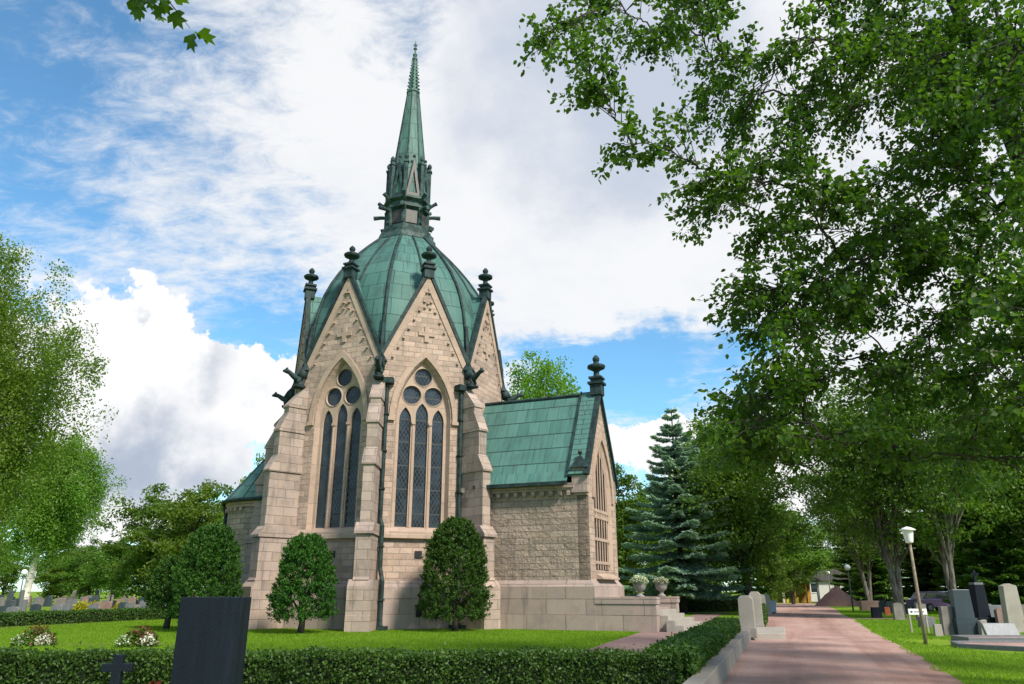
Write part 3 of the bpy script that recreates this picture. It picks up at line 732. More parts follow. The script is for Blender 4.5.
# ------------------------------------------------------------------ foliage builders
def fast_mesh(name, verts, faces_per, nv, mat, pattern):
    """verts (N, nv, 3); pattern: list of faces, each a tuple of local indices (all quads or all tris)"""
    N = len(verts); me = bpy.data.meshes.new(name); k = len(pattern[0]); nf = len(pattern)
    me.vertices.add(N*nv); me.vertices.foreach_set('co', np.ascontiguousarray(verts, np.float32).ravel())
    idx = (np.arange(N)[:, None, None]*nv + np.array(pattern)[None]).ravel()
    me.loops.add(len(idx)); me.loops.foreach_set('vertex_index', idx.astype(np.int32))
    me.polygons.add(N*nf); me.polygons.foreach_set('loop_start', (np.arange(N*nf)*k).astype(np.int32))
    me.polygons.foreach_set('loop_total', np.full(N*nf, k, np.int32))
    me.update(calc_edges=True); me.materials.append(mat); return me
def unit(a): return a/np.maximum(np.linalg.norm(a, axis=-1, keepdims=True), 1e-9)
def leaves(name, cen, size, mat, rng, aspect=.62, flat=.5, along=None, lobed=False, droop=.3):
    """one folded leaf per centre; flat = how far the blades turn face up; along = main direction"""
    n = len(cen); nrm = rng.normal(size=(n, 3)); nrm = unit(nrm*(1 - flat) + np.array([0, 0, 1.])*flat*1.4)
    ax = rng.normal(size=(n, 3)) if along is None else along + rng.normal(size=(n, 3))*.55
    ax[:, 2] -= droop
    ax = unit(ax - nrm*(ax*nrm).sum(1, keepdims=True)); sd_ = np.cross(nrm, ax)
    L = (size*(.7 + .6*rng.random(n)))[:, None]
    if lobed:
        pts = [(0, 0), (.02, .38), (.30, .55), (.36, .28), (.72, .46), (.66, .14), (1.0, 0), (.66, -.14), (.72, -.46), (.36, -.28), (.30, -.55), (.02, -.38)]
        v = np.stack([cen + ax*L*a + sd_*L*b + nrm*L*abs(b)*.18 for a, b in pts], 1)
        return fast_mesh(name, v, 0, 12, mat, [(0, 1, 2, 3), (0, 3, 4, 5), (0, 5, 6, 6)][:2] + [(0, 5, 6, 7), (0, 7, 8, 9), (0, 9, 10, 11)])
    v = np.stack([cen, cen + ax*L*.30 + sd_*L*aspect*.5 + nrm*L*.10, cen + ax*L*.72 + sd_*L*aspect*.38 + nrm*L*.06, cen + ax*L,
                  cen + ax*L*.72 - sd_*L*aspect*.38 + nrm*L*.06, cen + ax*L*.30 - sd_*L*aspect*.5 + nrm*L*.10], 1)
    return fast_mesh(name, v, 0, 6, mat, [(0, 1, 2, 3), (3, 4, 5, 0)])
def ob(name, me, parent=None, loc=(0, 0, 0)):
    o = bpy.data.objects.new(name, me); COL.objects.link(o); o.location = loc
    if parent: o.parent = parent
    return o
def bez(a, b, c, n=8): return [a*(1-t)**2 + b*2*t*(1-t) + c*t*t for t in [i/n for i in range(n+1)]]
def V3(a): return Vector((float(a[0]), float(a[1]), float(a[2])))

def broad_tree(name, label, cat, loc, H, rad, zc, nclump, per, lsize, leafm, bark, seed, group=None, tr=.03, weep=0., shape=1.0, forks=1, lean=(0, 0), clump_r=.20, flat=.35, rotz=0.):
    """tapered trunk and limbs (trunk) under a crown of leaves gathered in clumps (crown)"""
    rng = np.random.default_rng(seed); rt = thing(name, label, cat, loc, rotz, group)
    tk = MB(); hc = (H - zc)/2; mid = zc + hc
    top = Vector((lean[0], lean[1], zc + hc*1.2)); r0 = H*tr
    tops = []
    for f in range(forks):
        off = Vector((0, 0, 0)) if forks == 1 else Vector((math.cos(f*PI + .4)*rad*.3, math.sin(f*PI + .4)*rad*.3, 0))
        path = bez(Vector((0, 0, -.2)), Vector((lean[0]*.2 + off.x*.2, lean[1]*.2 + off.y*.2, zc*.9)), top + off, 9)
        tk.tube(path, [r0*(1.35 if i == 0 else 1)*(1 - .88*i/9)/(forks**.5) for i in range(10)], 9); tops.append(path)
    d = unit(rng.normal(size=(nclump, 3))); rr = rng.random(nclump)**.42
    ang = np.arctan2(d[:, 1], d[:, 0]); bulge = 1 + .22*np.sin(ang*3 + seed) + .14*np.sin(ang*5 + seed*2) + .12*rng.normal(size=nclump)
    zz_ = d[:, 2]*rr
    wid = np.where(zz_ > 0, 1 - .35*shape*zz_, 1 + .15*zz_)
    cen = np.stack([lean[0]*.8 + d[:, 0]*rr*rad*bulge*wid, lean[1]*.8 + d[:, 1]*rr*rad*bulge*wid, mid + zz_*hc*(1 + .08*rng.normal(size=nclump))], 1)
    for c in cen[:min(nclump, 46)]:
        p = tops[rng.integers(len(tops))]; k = 3 + int(rng.integers(6)); a = p[min(k, 9)]; c = V3(c)
        if a.z > c.z + 1: a = p[3]
        m_ = (a + c)/2 + Vector((0, 0, .18*(c - a).length*(1 if weep < .5 else 1.5)))
        pa = bez(a, m_, c, 5); rb = r0*.30*(1 - k*.07); tk.tube(pa, [rb*(1 - .85*i/5) for i in range(6)], 5)
    tk.build('trunk', bark, rt, True)
    cr_ = rad*clump_r*(.65 + .8*rng.random(nclump))
    ci = np.repeat(np.arange(nclump), per); n = len(ci)
    o = rng.normal(size=(n, 3)); o = unit(o)*(rng.random((n, 1))**.5)
    pos = cen[ci] + o*cr_[ci][:, None]*np.array([1.15, 1.15, .62])
    if weep: pos[:, 2] -= weep*rng.random(n)**1.5*cr_[ci]*3.2
    ob('crown', leaves('crown', pos, lsize, leafm, rng, .62, flat, droop=.3 + weep), rt)
    return rt

def conifer(name, label, loc, H, rad, z0, leafm, bark, seed, group=None, whorls=26, lsize=.26, droop=.28, gap=.0, cat='conifer'):
    rng = np.random.default_rng(seed); rt = thing(name, label, cat, loc, 0, group); tk = MB()
    tk.tube([(0, 0, -.2), (0, 0, H*.4), (.05, 0, H*.98)], [H*.016, H*.010, .03], 9)
    P = []; A = []
    for i in range(whorls):
        f = (i + .5*rng.random())/whorls; z = z0 + (H*.985 - z0)*f**.92
        L0 = rad*(1 - f)**.86*(.9 if f > .08 else .72) + .12
        nb = int(9 - 4*f)
        for k in range(nb):
            a = 2*PI*(k + rng.random()*.8)/nb + i*1.3; L = L0*(.68 + .45*rng.random())
            base = Vector((0, 0, z)); dz = -droop*L*(1 - .75*f); tip = Vector((L*math.cos(a), L*math.sin(a), z + dz + .18*L*f))
            m_ = Vector((L*.55*math.cos(a), L*.55*math.sin(a), z + dz*.9 - .02))
            pth = bez(base, m_, tip + Vector((0, 0, .10*L)), 6)
            tk.tube(pth, [.045*(1 - .8*j/6)*(1 - .5*f) for j in range(7)], 4, False)
            ns = max(6, int(L*20)); dirv = np.array([math.cos(a), math.sin(a), 0]); sd2 = np.array([-math.sin(a), math.cos(a), 0])
            for j in range(ns):
                t = .16 + .84*(j + rng.random())/ns; q = np.array(pth[min(6, int(t*6))].lerp(pth[min(6, int(t*6) + 1)], t*6 % 1))
                wdt = L*.30*(1 - t*.72)*(.4 + 1.2*min(t, .5))
                for s_ in range(10):
                    u = rng.uniform(-1, 1)
                    P.append(q + sd2*u*wdt - dirv*abs(u)*wdt*.25 + np.array([0, 0, -abs(u)*wdt*.30 + rng.normal()*.04])); A.append(dirv + sd2*u*.9 + np.array([0, 0, -.1]))
    tk.build('trunk', bark, rt, True)
    P = np.array(P); A = np.array(A)
    ob('crown', leaves('crown', P, lsize, leafm, rng, .40, .80, along=A*1.6, droop=.1), rt)
    return rt

# ------------------------------------------------------------------ hedges
def hedge(label, a, b, wd, h, leafm, seed, dens=900, lsize=.05, z=0.):
    rng = np.random.default_rng(seed); a = Vector(a); b = Vector(b); L = (b - a).length; rt = thing('hedge', label, 'hedge', (a.x, a.y, z), math.atan2(b.y - a.y, b.x - a.x))
    core = MB(); nx_ = max(2, int(L/.4)); prof = [(-wd*.36, .0), (-wd*.37, h*.5), (-wd*.32, h*.84), (wd*.32, h*.84), (wd*.37, h*.5), (wd*.36, 0)]
    vs = [(L*i/nx_, y + .03*rng.normal(), zz2*(1 + .02*rng.normal())) for i in range(nx_+1) for y, zz2 in prof]; m = len(prof)
    core.add(vs, [(i*m+j, i*m+j+1, (i+1)*m+j+1, (i+1)*m+j) for i in range(nx_) for j in range(m-1)] + [tuple(range(m)), tuple(nx_*m + j for j in range(m))])
    core.build('stems', M_HCORE, rt)
    n = int(L*(2*h + wd)*dens); s_ = rng.random(n)*(2*h + wd); x = rng.random(n)*L
    bulge = .022*np.sin(x*2.1 + seed) + .018*np.sin(x*5.3) + .02*np.sin(x*9 + s_*6)
    y = np.where(s_ < h, -wd/2, np.where(s_ < h + wd, -wd/2 + (s_ - h), wd/2)); zv = np.where(s_ < h, s_, np.where(s_ < h + wd, h, 2*h + wd - s_))
    sgn = np.where(s_ < h, -1., np.where(s_ < h + wd, 0., 1.))
    dep = rng.random(n)**2*.11
    y = y + sgn*(bulge - dep) ; zv = zv + np.where(sgn == 0, bulge*.8 - dep*.8, 0) + rng.normal(size=n)*.012
    edge = np.clip((zv/h - .82)/.18, 0, 1); y = y - sgn*edge*.07
    ends = n//14; xe = rng.choice([0, L], ends) ; 
    pos = np.stack([x, y, np.maximum(zv, .02)], 1)
    pe = np.stack([xe + rng.normal(size=ends)*.03, (rng.random(ends) - .5)*wd, rng.random(ends)*h], 1)
    pos = np.concatenate([pos, pe]); 
    # upright twigs that stand out of the clipped top
    k = int(L*14); tw = np.stack([rng.random(k)*L, (rng.random(k) - .5)*wd, h + rng.random(k)*.10], 1); pos = np.concatenate([pos, tw])
    ob('foliage', leaves('foliage', pos, lsize, leafm, rng, .6, .25), rt); return rt
M_HCORE = m_plain('hedge_stems', (.014, .022, .008), .95, .5, 14)
KTOP = .35
hedge('long dark clipped hedge running across the bottom of the picture behind the black slab', (-13, 12.75), (2.55, 12.75), .75, .67, L_HEDGE, 11, 1700, .05)
hedge('clipped hedge along the stone kerb beside the red gravel road', (2.48, 12.75), (7.05, 26.0), .74, .70, L_HEDGE, 12, 1700, .055)
hedge('low clipped hedge at the far side of the left lawn before the gravestones', (-25.8, 26), (-19.3, 50), .8, .60, L_HEDGE, 13, 560, .08)
hedge('dark low hedge under the blue spruce', (9.2, 60.5), (19.0, 62), 1.0, 1.0, L_HEDGE, 14, 300, .10)
hedge('short hedge behind the second granite gate pillar', (10.15, 33.6), (13.4, 43), .8, .85, L_HEDGE, 15, 500, .075)
# stone kerb wall under the hedge
kw = thing('kerb_wall', 'low grey granite kerb wall between hedge and gravel road', 'kerb', (0, 0, 0))
kd = Vector((.347, 1)).normalized(); kn = Vector((-kd.y, kd.x))
y = 9.0; ki = 0
while y < 26.6:
    y2 = min(y + 1.55, 27.2); a = Vector((KX(y), y)); b_ = Vector((KX(y2 - .012), y2 - .012)); 
    q = MB(); c4 = [a, b_, b_ + kn*.27, a + kn*.27]; dz = .006*math.sin(ki*2.3)
    q.add([(p.x, p.y, -.2) for p in c4] + [(p.x, p.y, KTOP + dz) for p in c4], [(0, 1, 2, 3), (4, 5, 6, 7), (0, 1, 5, 4), (1, 2, 6, 5), (2, 3, 7, 6), (3, 0, 4, 7)])
    q.build('kerb_stone', M_GRANITE, kw, bevel=.015); y = y2; ki += 1
kw2 = thing('kerb_wall', 'low granite kerb past the gate, beside the road towards the litter bin', 'kerb', (0, 0, 0)); y = 32.6
while y < 48:
    y2 = y + 2.2; a = Vector((KX(y), y)); b_ = Vector((KX(y2 - .02), y2 - .02)); q = MB(); c4 = [a, b_, b_ + kn*.4, a + kn*.4]
    q.add([(p.x, p.y, -.2) for p in c4] + [(p.x, p.y, .24) for p in c4], [(0, 1, 2, 3), (4, 5, 6, 7), (0, 1, 5, 4), (1, 2, 6, 5), (2, 3, 7, 6), (3, 0, 4, 7)])
    q.build('kerb_stone', M_GRANITE, kw2, bevel=.015); y = y2
def pillar(label, x, y, wx, wy, h, z=0.):
    t = thing('gate_pillar', label, 'pillar', (x, y, z), math.atan2(-.347, 1))
    MB().prism([(-wx/2, 0), (wx/2, 0), (wx/2*.97, h - .10), (wx*.28, h), (-wx*.28, h), (-wx/2*.97, h - .10)], lambda u, v, d: (u, d, v), -wy/2, wy/2).build('shaft', M_PALEGR, t, bevel=.02)
    MB().box((0, 0, -.1), (wx*1.12, wy*1.12, .32)).build('plinth', M_GRANITE, t, bevel=.02); return t
pillar('pale granite gate pillar at the end of the kerb hedge', KX(27.0) - .08, 27.0, .50, .46, 1.08, .34)
pillar('farther of the two pale granite gate pillars, beyond the stone step', KX(32.4) + .05, 32.4, .46, .42, 1.34, .2)
gs = MB(); gsx = lambda y, o: KX(y) + o + .1
gs.add([(gsx(27.25, -.4), 27.25, -.1), (gsx(27.25, 1.05), 27.25, -.1), (gsx(31.9, 1.05), 31.9, -.1), (gsx(31.9, -.4), 31.9, -.1)] + [(gsx(27.25, -.4), 27.25, .20), (gsx(27.25, 1.05), 27.25, .20), (gsx(31.9, 1.05), 31.9, .20), (gsx(31.9, -.4), 31.9, .20)],
       [(0, 1, 2, 3), (4, 5, 6, 7), (0, 1, 5, 4), (1, 2, 6, 5), (2, 3, 7, 6), (3, 0, 4, 7)])
tag(gs.build('gate_step', M_PALEGR, bevel=.02), 'broad pale stone step between the two gate pillars', 'step')

# ------------------------------------------------------------------ urns with flowers
def urn(label, loc, seed):
    t = thing('flower_urn', label, 'urn', loc, 0, 'flower urns on the stair walls')
    MB().lathe([(.19, 0), (.19, .05), (.12, .09), (.08, .16), (.10, .22), (.22, .30), (.27, .42), (.27, .52), (.33, .58), (.33, .64), (.26, .64), (.24, .55)], 20).build('bowl', M_GREYURN, t, True)
    rng = np.random.default_rng(seed); d = unit(rng.normal(size=(900, 3))); d[:, 2] = abs(d[:, 2]); p = d*np.array([.36, .36, .26])*(.6 + .4*rng.random((900, 1))) + np.array([0, 0, .60])
    ob('flowers', leaves('flowers', p, .06, L_WHITE, rng, .8, .5), t); ob('foliage', leaves('foliage', p[:400]*np.array([1.05, 1.05, .95]), .09, L_BROAD, rng, .5, .3), t)
M_GREYURN = m_plain('urn_stone', (.22, .20, .185), .85, .2, 12)
CM = Matrix.Translation(CH) @ Matrix.Rotation(E_ANG, 4, 'Z')
urn('grey stone urn of white flowers nearest the lawn on the stair wall', CM @ Vector((VL + 2.05, -2.15, PT)), 1)
urn('grey stone urn of white flowers on the far stair wall in front of the spruce', CM @ Vector((VL + 2.05, 2.15, PT)), 2)

# ------------------------------------------------------------------ clipped trees
def clipped(label, loc, H, rad, z0, seed, n=30000):
    rng = np.random.default_rng(seed); t = thing('clipped_tree', label, 'clipped tree', loc, 0, 'clipped evergreen trees round the chapel')
    tk = MB().tube([(0, 0, -.1), (.04, .02, z0*.7), (0, 0, z0 + .9)], [.16, .12, .08], 8)
    for k in range(7):
        a = k*.9; tk.tube([(0, 0, z0*.8 + k*.06), (rad*.6*math.cos(a), rad*.6*math.sin(a), z0 + .3 + .2*k)], [.05, .02], 5)
    tk.build('trunk', M_DBARK, t, True)
    hh = H - z0; nt = int(n/26); f = rng.random(nt)**.85; a = rng.random(nt)*2*PI
    prof = np.interp(f, [0, .04, .12, .25, .42, .60, .76, .88, .95, 1.0], [.82, .96, 1.0, .99, .94, .86, .74, .60, .46, .20])*rad
    bulge = 1 + .05*np.sin(a*3 + seed) + .04*np.sin(a*5 + f*9 + seed) + .030*rng.normal(size=nt)
    lc = rng.random((26, 2))*np.array([2*PI, 1.]); lv = rng.normal(size=26)*.034
    for (la, lf), v_ in zip(lc, lv): bulge = bulge + v_*np.exp(-(((np.angle(np.exp(1j*(a - la))))/.45)**2 + ((f - lf)/.11)**2))
    stray = rng.random(nt) < .035; bulge = np.where(stray, bulge + .07 + .06*rng.random(nt), bulge)
    r = prof*bulge*np.where(stray, 1, 1 - .42*rng.random(nt)**2.2); tc = np.stack([r*np.cos(a), r*np.sin(a), z0 + hh*f + .04*rng.normal(size=nt)], 1)
    td = unit(np.stack([np.cos(a), np.sin(a), .55 + .9*f + .3*rng.normal(size=nt)], 1) + .25*rng.normal(size=(nt, 3)))
    ti = np.repeat(np.arange(nt), 26); s_ = rng.random(len(ti)); pos = tc[ti] + td[ti]*(s_*.20 - .10)[:, None] + rng.normal(size=(len(ti), 3))*.055*(1.15 - s_)[:, None]
    al = td[ti]*1.5
    ob('crown', leaves('crown', pos, .095, L_CLIP, rng, .42, .12, along=al, droop=-.05), t)
    return t
clipped('dense clipped evergreen tree in front of the left buttress', (-8.2, 30.9, 0), 3.62, 1.14, .55, 21)
clipped('dark clipped evergreen tree in front of the porch corner', (-2.35, 32.4, 0), 4.40, 1.32, .45, 22, 38000)
clipped('clipped evergreen tree rising behind the black granite slab', (-12.4, 32.0, 0), 4.10, 1.30, .55, 23)
clipped('smallest clipped evergreen tree, at the lawn edge left of the slab', (-14.85, 34.2, 0), 2.95, .86, .85, 24, 18000)

# ------------------------------------------------------------------ flower beds and foreground stones
def bed(label, loc, seed):
    t = thing('flower_bed', label, 'flower bed', loc, 0, 'flower clumps on the left lawn'); rng = np.random.default_rng(seed)
    def clump(name, c, r, n, sz, m, flat=.4):
        d = unit(rng.normal(size=(n, 3))); d[:, 2] = abs(d[:, 2]); p = np.array(c) + d*np.array(r)*(.55 + .45*rng.random((n, 1))); ob(name, leaves(name, p, sz, m, rng, .75, flat), t)
    clump('foliage', (0, .1, 0), (.55, .4, .5), 1500, .10, L_DARK); clump('foliage', (-.28, -.15, 0), (.30, .3, .30), 500, .08, L_BROAD)
    clump('blossom_foliage', (-.30, -.15, .10), (.28, .3, .28), 160, .055, L_WHITE); clump('blossom_foliage', (.34, -.15, .08), (.24, .3, .32), 190, .055, L_WHITE)
    clump('blossom_foliage', (.0, .1, .12), (.5, .36, .52), 420, .06, L_RED); clump('blossom_foliage', (.2, .0, .05), (.4, .36, .42), 260, .055, L_PINK)
bed('low clump of pink, red and white flowers nearest the left edge', (-14.35, 24.1, 0), 31)
bed('low clump of red and white flowers between lawn and stone cross', (-11.0, 23.6, 0), 32)

sl2 = thing('memorial_slab', 'tall plain black granite slab in front of the hedge', 'gravestone', (-3.58, 9.55, 0), 0)
MB().prism([(-.36, .12), (.36, .12), (.372, 1.52), (-.372, 1.52)], lambda u, v, d: (u, d, v), -.16, .16).build('slab', M_BLACK, sl2, bevel=.008)
MB().box((0, 0, .03), (1.2, .62, .22)).build('base', M_BLACK, sl2, bevel=.01)
fc = thing('grave_cross', 'small black stone cross standing before the front hedge', 'grave cross', (-4.48, 9.2, 0), R(8))
MB().box((0, 0, .54), (.105, .09, .72)).build('shaft', M_BLACK, fc, bevel=.006); MB().box((0, 0, .765), (.33, .092, .085)).build('arm', M_BLACK, fc, bevel=.006)
MB().prism([(-.2, 0), (.2, 0), (.14, .22), (-.14, .22)], lambda u, v, d: (u, d, v), -.14, .14).build('base', M_BLACK, fc, bevel=.008)
rp = thing('potted_heather', 'reddish low plant at the foot of the black slab', 'plant', (-4.22, 9.6, 0))
r_ = np.random.default_rng(5); d_ = unit(r_.normal(size=(700, 3))); d_[:, 2] = abs(d_[:, 2]); pz = d_*np.array([.17, .17, .58])*(.35 + .65*r_.random((700, 1)))
ob('leaves', leaves('leaves', pz, .055, L_RED, r_, .6, .3, droop=-.6), rp); MB().tube([(0, 0, 0), (.02, 0, .4)], [.02, .008], 6).build('stem', M_DBARK, rp)

# ------------------------------------------------------------------ gravestones on the right
def stone(label, loc, w1, w0, h, d, m, rot=0., top='flat', base=None, group=None, tilt=0., name='gravestone'):
    t = thing(name, label, 'gravestone', loc, rot, group); pr = [(-w0/2, 0), (w0/2, 0), (w1/2, h)]
    if top == 'flat': pr += [(-w1/2, h)]
    elif top == 'peak': pr = [(-w0/2, 0), (w0/2, 0), (w1/2, h*.95), (0, h), (-w1/2, h*.95)]
    elif top == 'round': pr = [(-w0/2, 0), (w0/2, 0)] + [(w1/2*math.cos(PI*i/8), h*.86 + h*.14*math.sin(PI*i/8)) for i in range(9)]
    elif top == 'slant': pr = [(-w0/2, 0), (w0/2, 0), (w1/2, h), (-w1/2, h*.90)]
    b0 = base[2] if base else 0
    o = MB().prism(pr, lambda u, v, dd: (u, dd + tilt*v, v + b0), -d/2, d/2).build('headstone', m, t, bevel=.012)
    if base: MB().box((0, 0, base[2]/2 - .05), (base[0], base[1], base[2] + .1)).build('base', m, t, bevel=.012)
    return t
def X(px, Y): return at(px, 590, Y).x
stone('weathered grey-brown headstone left of the dark slate one', (X(943, 29.5), 29.5, 0), .50, .58, 1.02, .22, M_GREYBR := m_ground('worn_stone', (.17, .15, .135), (.26, .235, .215), (.11, .10, .09), 1.6, 30, .01), 0)
st = stone('tall dark slate headstone on a double base', (X(959, 29.3), 29.3, 0), .62, .70, 1.0, .22, M_SLATE, 0, base=(.80, .36, .62)); MB().box((0, -.02, .60), (.76, .33, .05)).build('ledge', M_SLATE, st)
st = stone('black obelisk topped by a cross among the right graves', (X(977, 33.5), 33.5, 0), .42, .56, 1.30, .40, M_BLACK, .1, base=(.78, .62, .52))
MB().box((0, 0, 1.86), (.40, .36, .10)).build('cap', M_GREYST, st); q = MB().box((0, 0, 2.16), (.10, .09, .52)); q.box((0, 0, 2.24), (.34, .09, .09)); q.build('cross', M_BLACK, st)
stone('tall pale granite stele with a worn pointed top', (X(1008, 31.5), 31.5, 0), .56, .72, 1.85, .30, M_PALEGR, .05, 'peak')
stone('low wide pale grey stone leaning back beside the stele', (X(995, 27.6), 27.6, 0), 1.12, 1.16, .50, .16, M_GREYLT := m_polish('light_grey_granite', (.17, .175, .18), .55), 0, tilt=.55)
stone('slim sandy post stone between slate headstone and low stone', (X(976, 29), 29, 0), .22, .30, .58, .22, M_PALEGR, 0, 'slant')
stone('broad dull grey stone behind the low pale one', (X(992, 36), 36, 0), 1.2, 1.25, .95, .25, M_GREYST, 0)
stone('dark low stone at the right edge of the picture', (X(1026, 28.5), 28.5, 0), .5, .55, .55, .22, M_GREYST, 0)
stone('reddish rounded headstone behind the low pale stone', (X(998, 33), 33, 0), .6, .6, .9, .2, M_PINKGR, 0, 'round')
stone('low grey block stone beyond the direction sign', (X(921, 36), 36, 0), .62, .66, .45, .3, M_GREYST)
stone('small white marker stone behind the leaning lamp post', (X(931, 29), 29, 0), .26, .30, .42, .14, M_PALEGR)
stone('pink granite block grave at the grass edge by the road', (X(867, 66), 66, 0), 1.5, 1.5, .75, .5, M_PINKGR)
stone('small dark upright stone right of the pink block', (X(880, 60), 60, 0), .5, .55, .8, .2, M_SLATE, 0, 'round')
stone('orange-red small headstone near the linden trunk', (X(884, 52), 52, 0), .34, .36, .55, .16, m_plain('red_stone', (.40, .09, .04), .6, .2), 0, 'round')
rg = np.random.default_rng(77); kinds = [M_GREYST, M_SLATE, M_GREYBR, M_PALEGR, M_PINKGR, M_BLACK]
for px in range(874, 1040, 11):
    for Yr in (47, 58):
        if rg.random() < .62: continue
        Yq = Yr + rg.uniform(-4, 4); h = rg.uniform(.6, 1.15); wq = rg.uniform(.5, .85); mi = int(rg.integers(6))
        stone('weathered upright headstone in the rows under the right-hand trees', (X(px + rg.uniform(-4, 4), Yq), Yq, 0), wq*.92, wq, h*.85, .2, kinds[[0, 1, 2, 0, 2, 5][mi]], rg.uniform(-.1, .1), ['flat', 'round', 'peak'][int(rg.integers(3))], group='gravestones under the right trees')
def plot(label, pts, h, m, gm):
    t = thing('grave_plot', label, 'grave plot', (0, 0, 0)); n = len(pts); c = sum((Vector(p) for p in pts), Vector((0, 0)))/n
    for i in range(n):
        a, b_ = Vector(pts[i]), Vector(pts[(i+1) % n]); ia, ib = a + (c - a).normalized()*.22, b_ + (c - b_).normalized()*.22
        MB().add([(p.x, p.y, z) for z in (-.1, h) for p in (a, b_, ib, ia)], [(0, 1, 2, 3), (4, 5, 6, 7), (0, 1, 5, 4), (1, 2, 6, 5), (2, 3, 7, 6), (3, 0, 4, 7)]).build('kerb_stone', m, t, bevel=.012)
    ins = [Vector(p) + (c - Vector(p)).normalized()*.18 for p in pts]
    MB().add([(p.x, p.y, h - .05) for p in ins], [tuple(range(n))]).build('gravel_bed', gm, t)
plot('kerbed grave plot filled with pink gravel at the right edge', [(12.9, 23.2), (14.6, 21.3), (20.5, 21.5), (20.5, 24.6), (13.4, 24.5)], .13, M_GREYST, M_GRAVEL)
plot('second kerbed pink gravel plot below the low pale stone', [(14.6, 25.6), (21, 25.6), (21, 27.0), (14.8, 27.0)], .16, M_GREYST, M_GRAVEL)

# ------------------------------------------------------------------ lamps, sign, bin
lp = thing('path_lamp', 'leaning wooden lamp post with white tapered shade beside the road', 'street lamp', (12.75, 24.7, 0))
MB().tube([(0, 0, -.1), (.0, 0, 1.6), (.01, 0, 3.05)], [.058, .050, .040], 10).build('post', M_POLE, lp, True)
MB().lathe([(.03, 3.02), (.11, 3.04), (.12, 3.08), (.165, 3.40), (.168, 3.42)], 20).build('lamp_shade', M_GLOBE, lp, True)
MB().lathe([(.10, 3.415), (.24, 3.42), (.25, 3.44), (.14, 3.50), (.03, 3.54), (0, 3.545)], 20).build('cap', M_WHITEP, lp, True)
def globe_lamp(label, loc, h, r, m=M_DPOLE, grp='globe lamps along the cemetery roads'):
    t = thing('globe_lamp', label, 'street lamp', loc, 0, grp); MB().tube([(0, 0, -.1), (0, 0, h - r)], [.07, .045], 8).build('pole', m, t, True)
    MB().ball((0, 0, h), r, 16).build('globe', M_GLOBE, t, True); MB().lathe([(.06, h - r - .06), (.10, h - r + .03)], 10).build('collar', m, t)
globe_lamp('white globe lamp on a thin pole, right verge of the road', (X(850.5, 62), 62, 0), 3.3, .23)
globe_lamp('smaller white globe lamp far down the road', (X(823, 92), 90, 0), 3.5, .24)
globe_lamp('white globe lamp beside the birch trunk on the left', (X(21, 70), 70, 0), 3.1, .26)
globe_lamp('grey lamp pole with small globe left of the clipped trees', (X(112, 74), 74, 0), 3.0, .18)
sg_ = thing('direction_sign', 'small white direction sign with a black arrow on two posts', 'sign', (X(914, 31.5), 31.5, 0), R(4))
MB().box((0, 0, .78), (.76, .03, .22)).build('board', M_WHITEP, sg_, bevel=.005)
MB().prism([(-.33, .78), (-.25, .83), (-.25, .73)], lambda u, v, d: (u, d, v), -.022, -.017).build('arrow', M_BLACKP, sg_)
ar_ = MB(); ar_.box((-.23, -.0195, .78), (.05, .006, .035)); ar_.build('arrow', M_BLACKP, sg_)
q = MB(); xq = -.14
for wq in (.04, .05, .03, .05, .04, .045, .03, .05, .04, .05):
    q.box((xq, -.0195, .78), (wq*.62, .005, .045)); xq += wq
q.build('lettering', M_GREYST, sg_)
for x in (-.34, .34): MB().box((x, .03, .38), (.06, .04, .95)).build('post', M_PALEGR, sg_)
bn = thing('litter_bin', 'blue-grey litter bin beside the far gate pillar', 'litter bin', (X(769.5, 57), 57, 0), .2)
MB().prism([(-.24, .08), (.24, .08), (.28, .78), (-.28, .78)], lambda u, v, d: (u, d, v), -.24, .24).build('body', M_BIN, bn, bevel=.03)
MB().box((0, 0, .82), (.62, .56, .10)).build('lid', M_BIN, bn, bevel=.03)
for x in (-.18, .18): MB().box((x, 0, .04), (.08, .3, .1)).build('foot', M_BLACKP, bn)

# ------------------------------------------------------------------ far end of the road
mo = MB(); mr = random.Random(3); n = 22; vs = []; rows = 7
for i in range(rows):
    f = i/(rows - 1); 
    for k in range(n):
        a = 2*PI*k/n; r = (1 - f)*(1 + .12*mr.random()) + .02; vs.append((2.2*r*math.cos(a), 2.2*r*math.sin(a), 2.1*f**.85*(1 - .12*mr.random()) - .05))
mo.add(vs, [(i*n+k, i*n+(k+1) % n, (i+1)*n+(k+1) % n, (i+1)*n+k) for i in range(rows-1) for k in range(n)] + [tuple((rows-1)*n + k for k in range(n))])
o = mo.build('soil_heap', M_SOIL, None, True); o.location = (X(836, 84), 84, 0); tag(o, 'heap of reddish soil at the bend of the road', 'soil heap')
def house(name, label, loc, wd, dp, h, rh, wallm, rot, wins):
    t = thing(name, label, 'building', loc, rot); MB().box((0, 0, h/2 - .1), (wd, dp, h + .2)).build('wall', wallm, t)
    MB().prism([(-wd/2 - .4, h), (wd/2 + .4, h), (0, h + rh)], lambda u, v, d: (u, d, v), -dp/2 - .5, dp/2 + .5).build('roof', M_ROOFT, t)
    for x, z, w_, h_ in wins:
        f = MB().box((x, -dp/2 - .03, z), (w_ + .2, .10, h_ + .2)).build('window', M_WHITEP, t); MB().box((x, -dp/2 - .06, z), (w_, .08, h_)).build('pane', M_WINDOW, f)
house('white_house', 'white plastered house behind the soil heap', (X(829, 118), 118, 0), 8, 6, 2.9, 1.6, M_PLASTER, 0, [(-3.4, 1.9, .9, 1.2), (0, 1.9, .9, 1.2), (3.4, 1.9, .9, 1.2)])
pv = thing('pavilion', 'open ochre timber shelter with pale posts at the end of the road', 'shelter', (X(797, 104), 104, 0))
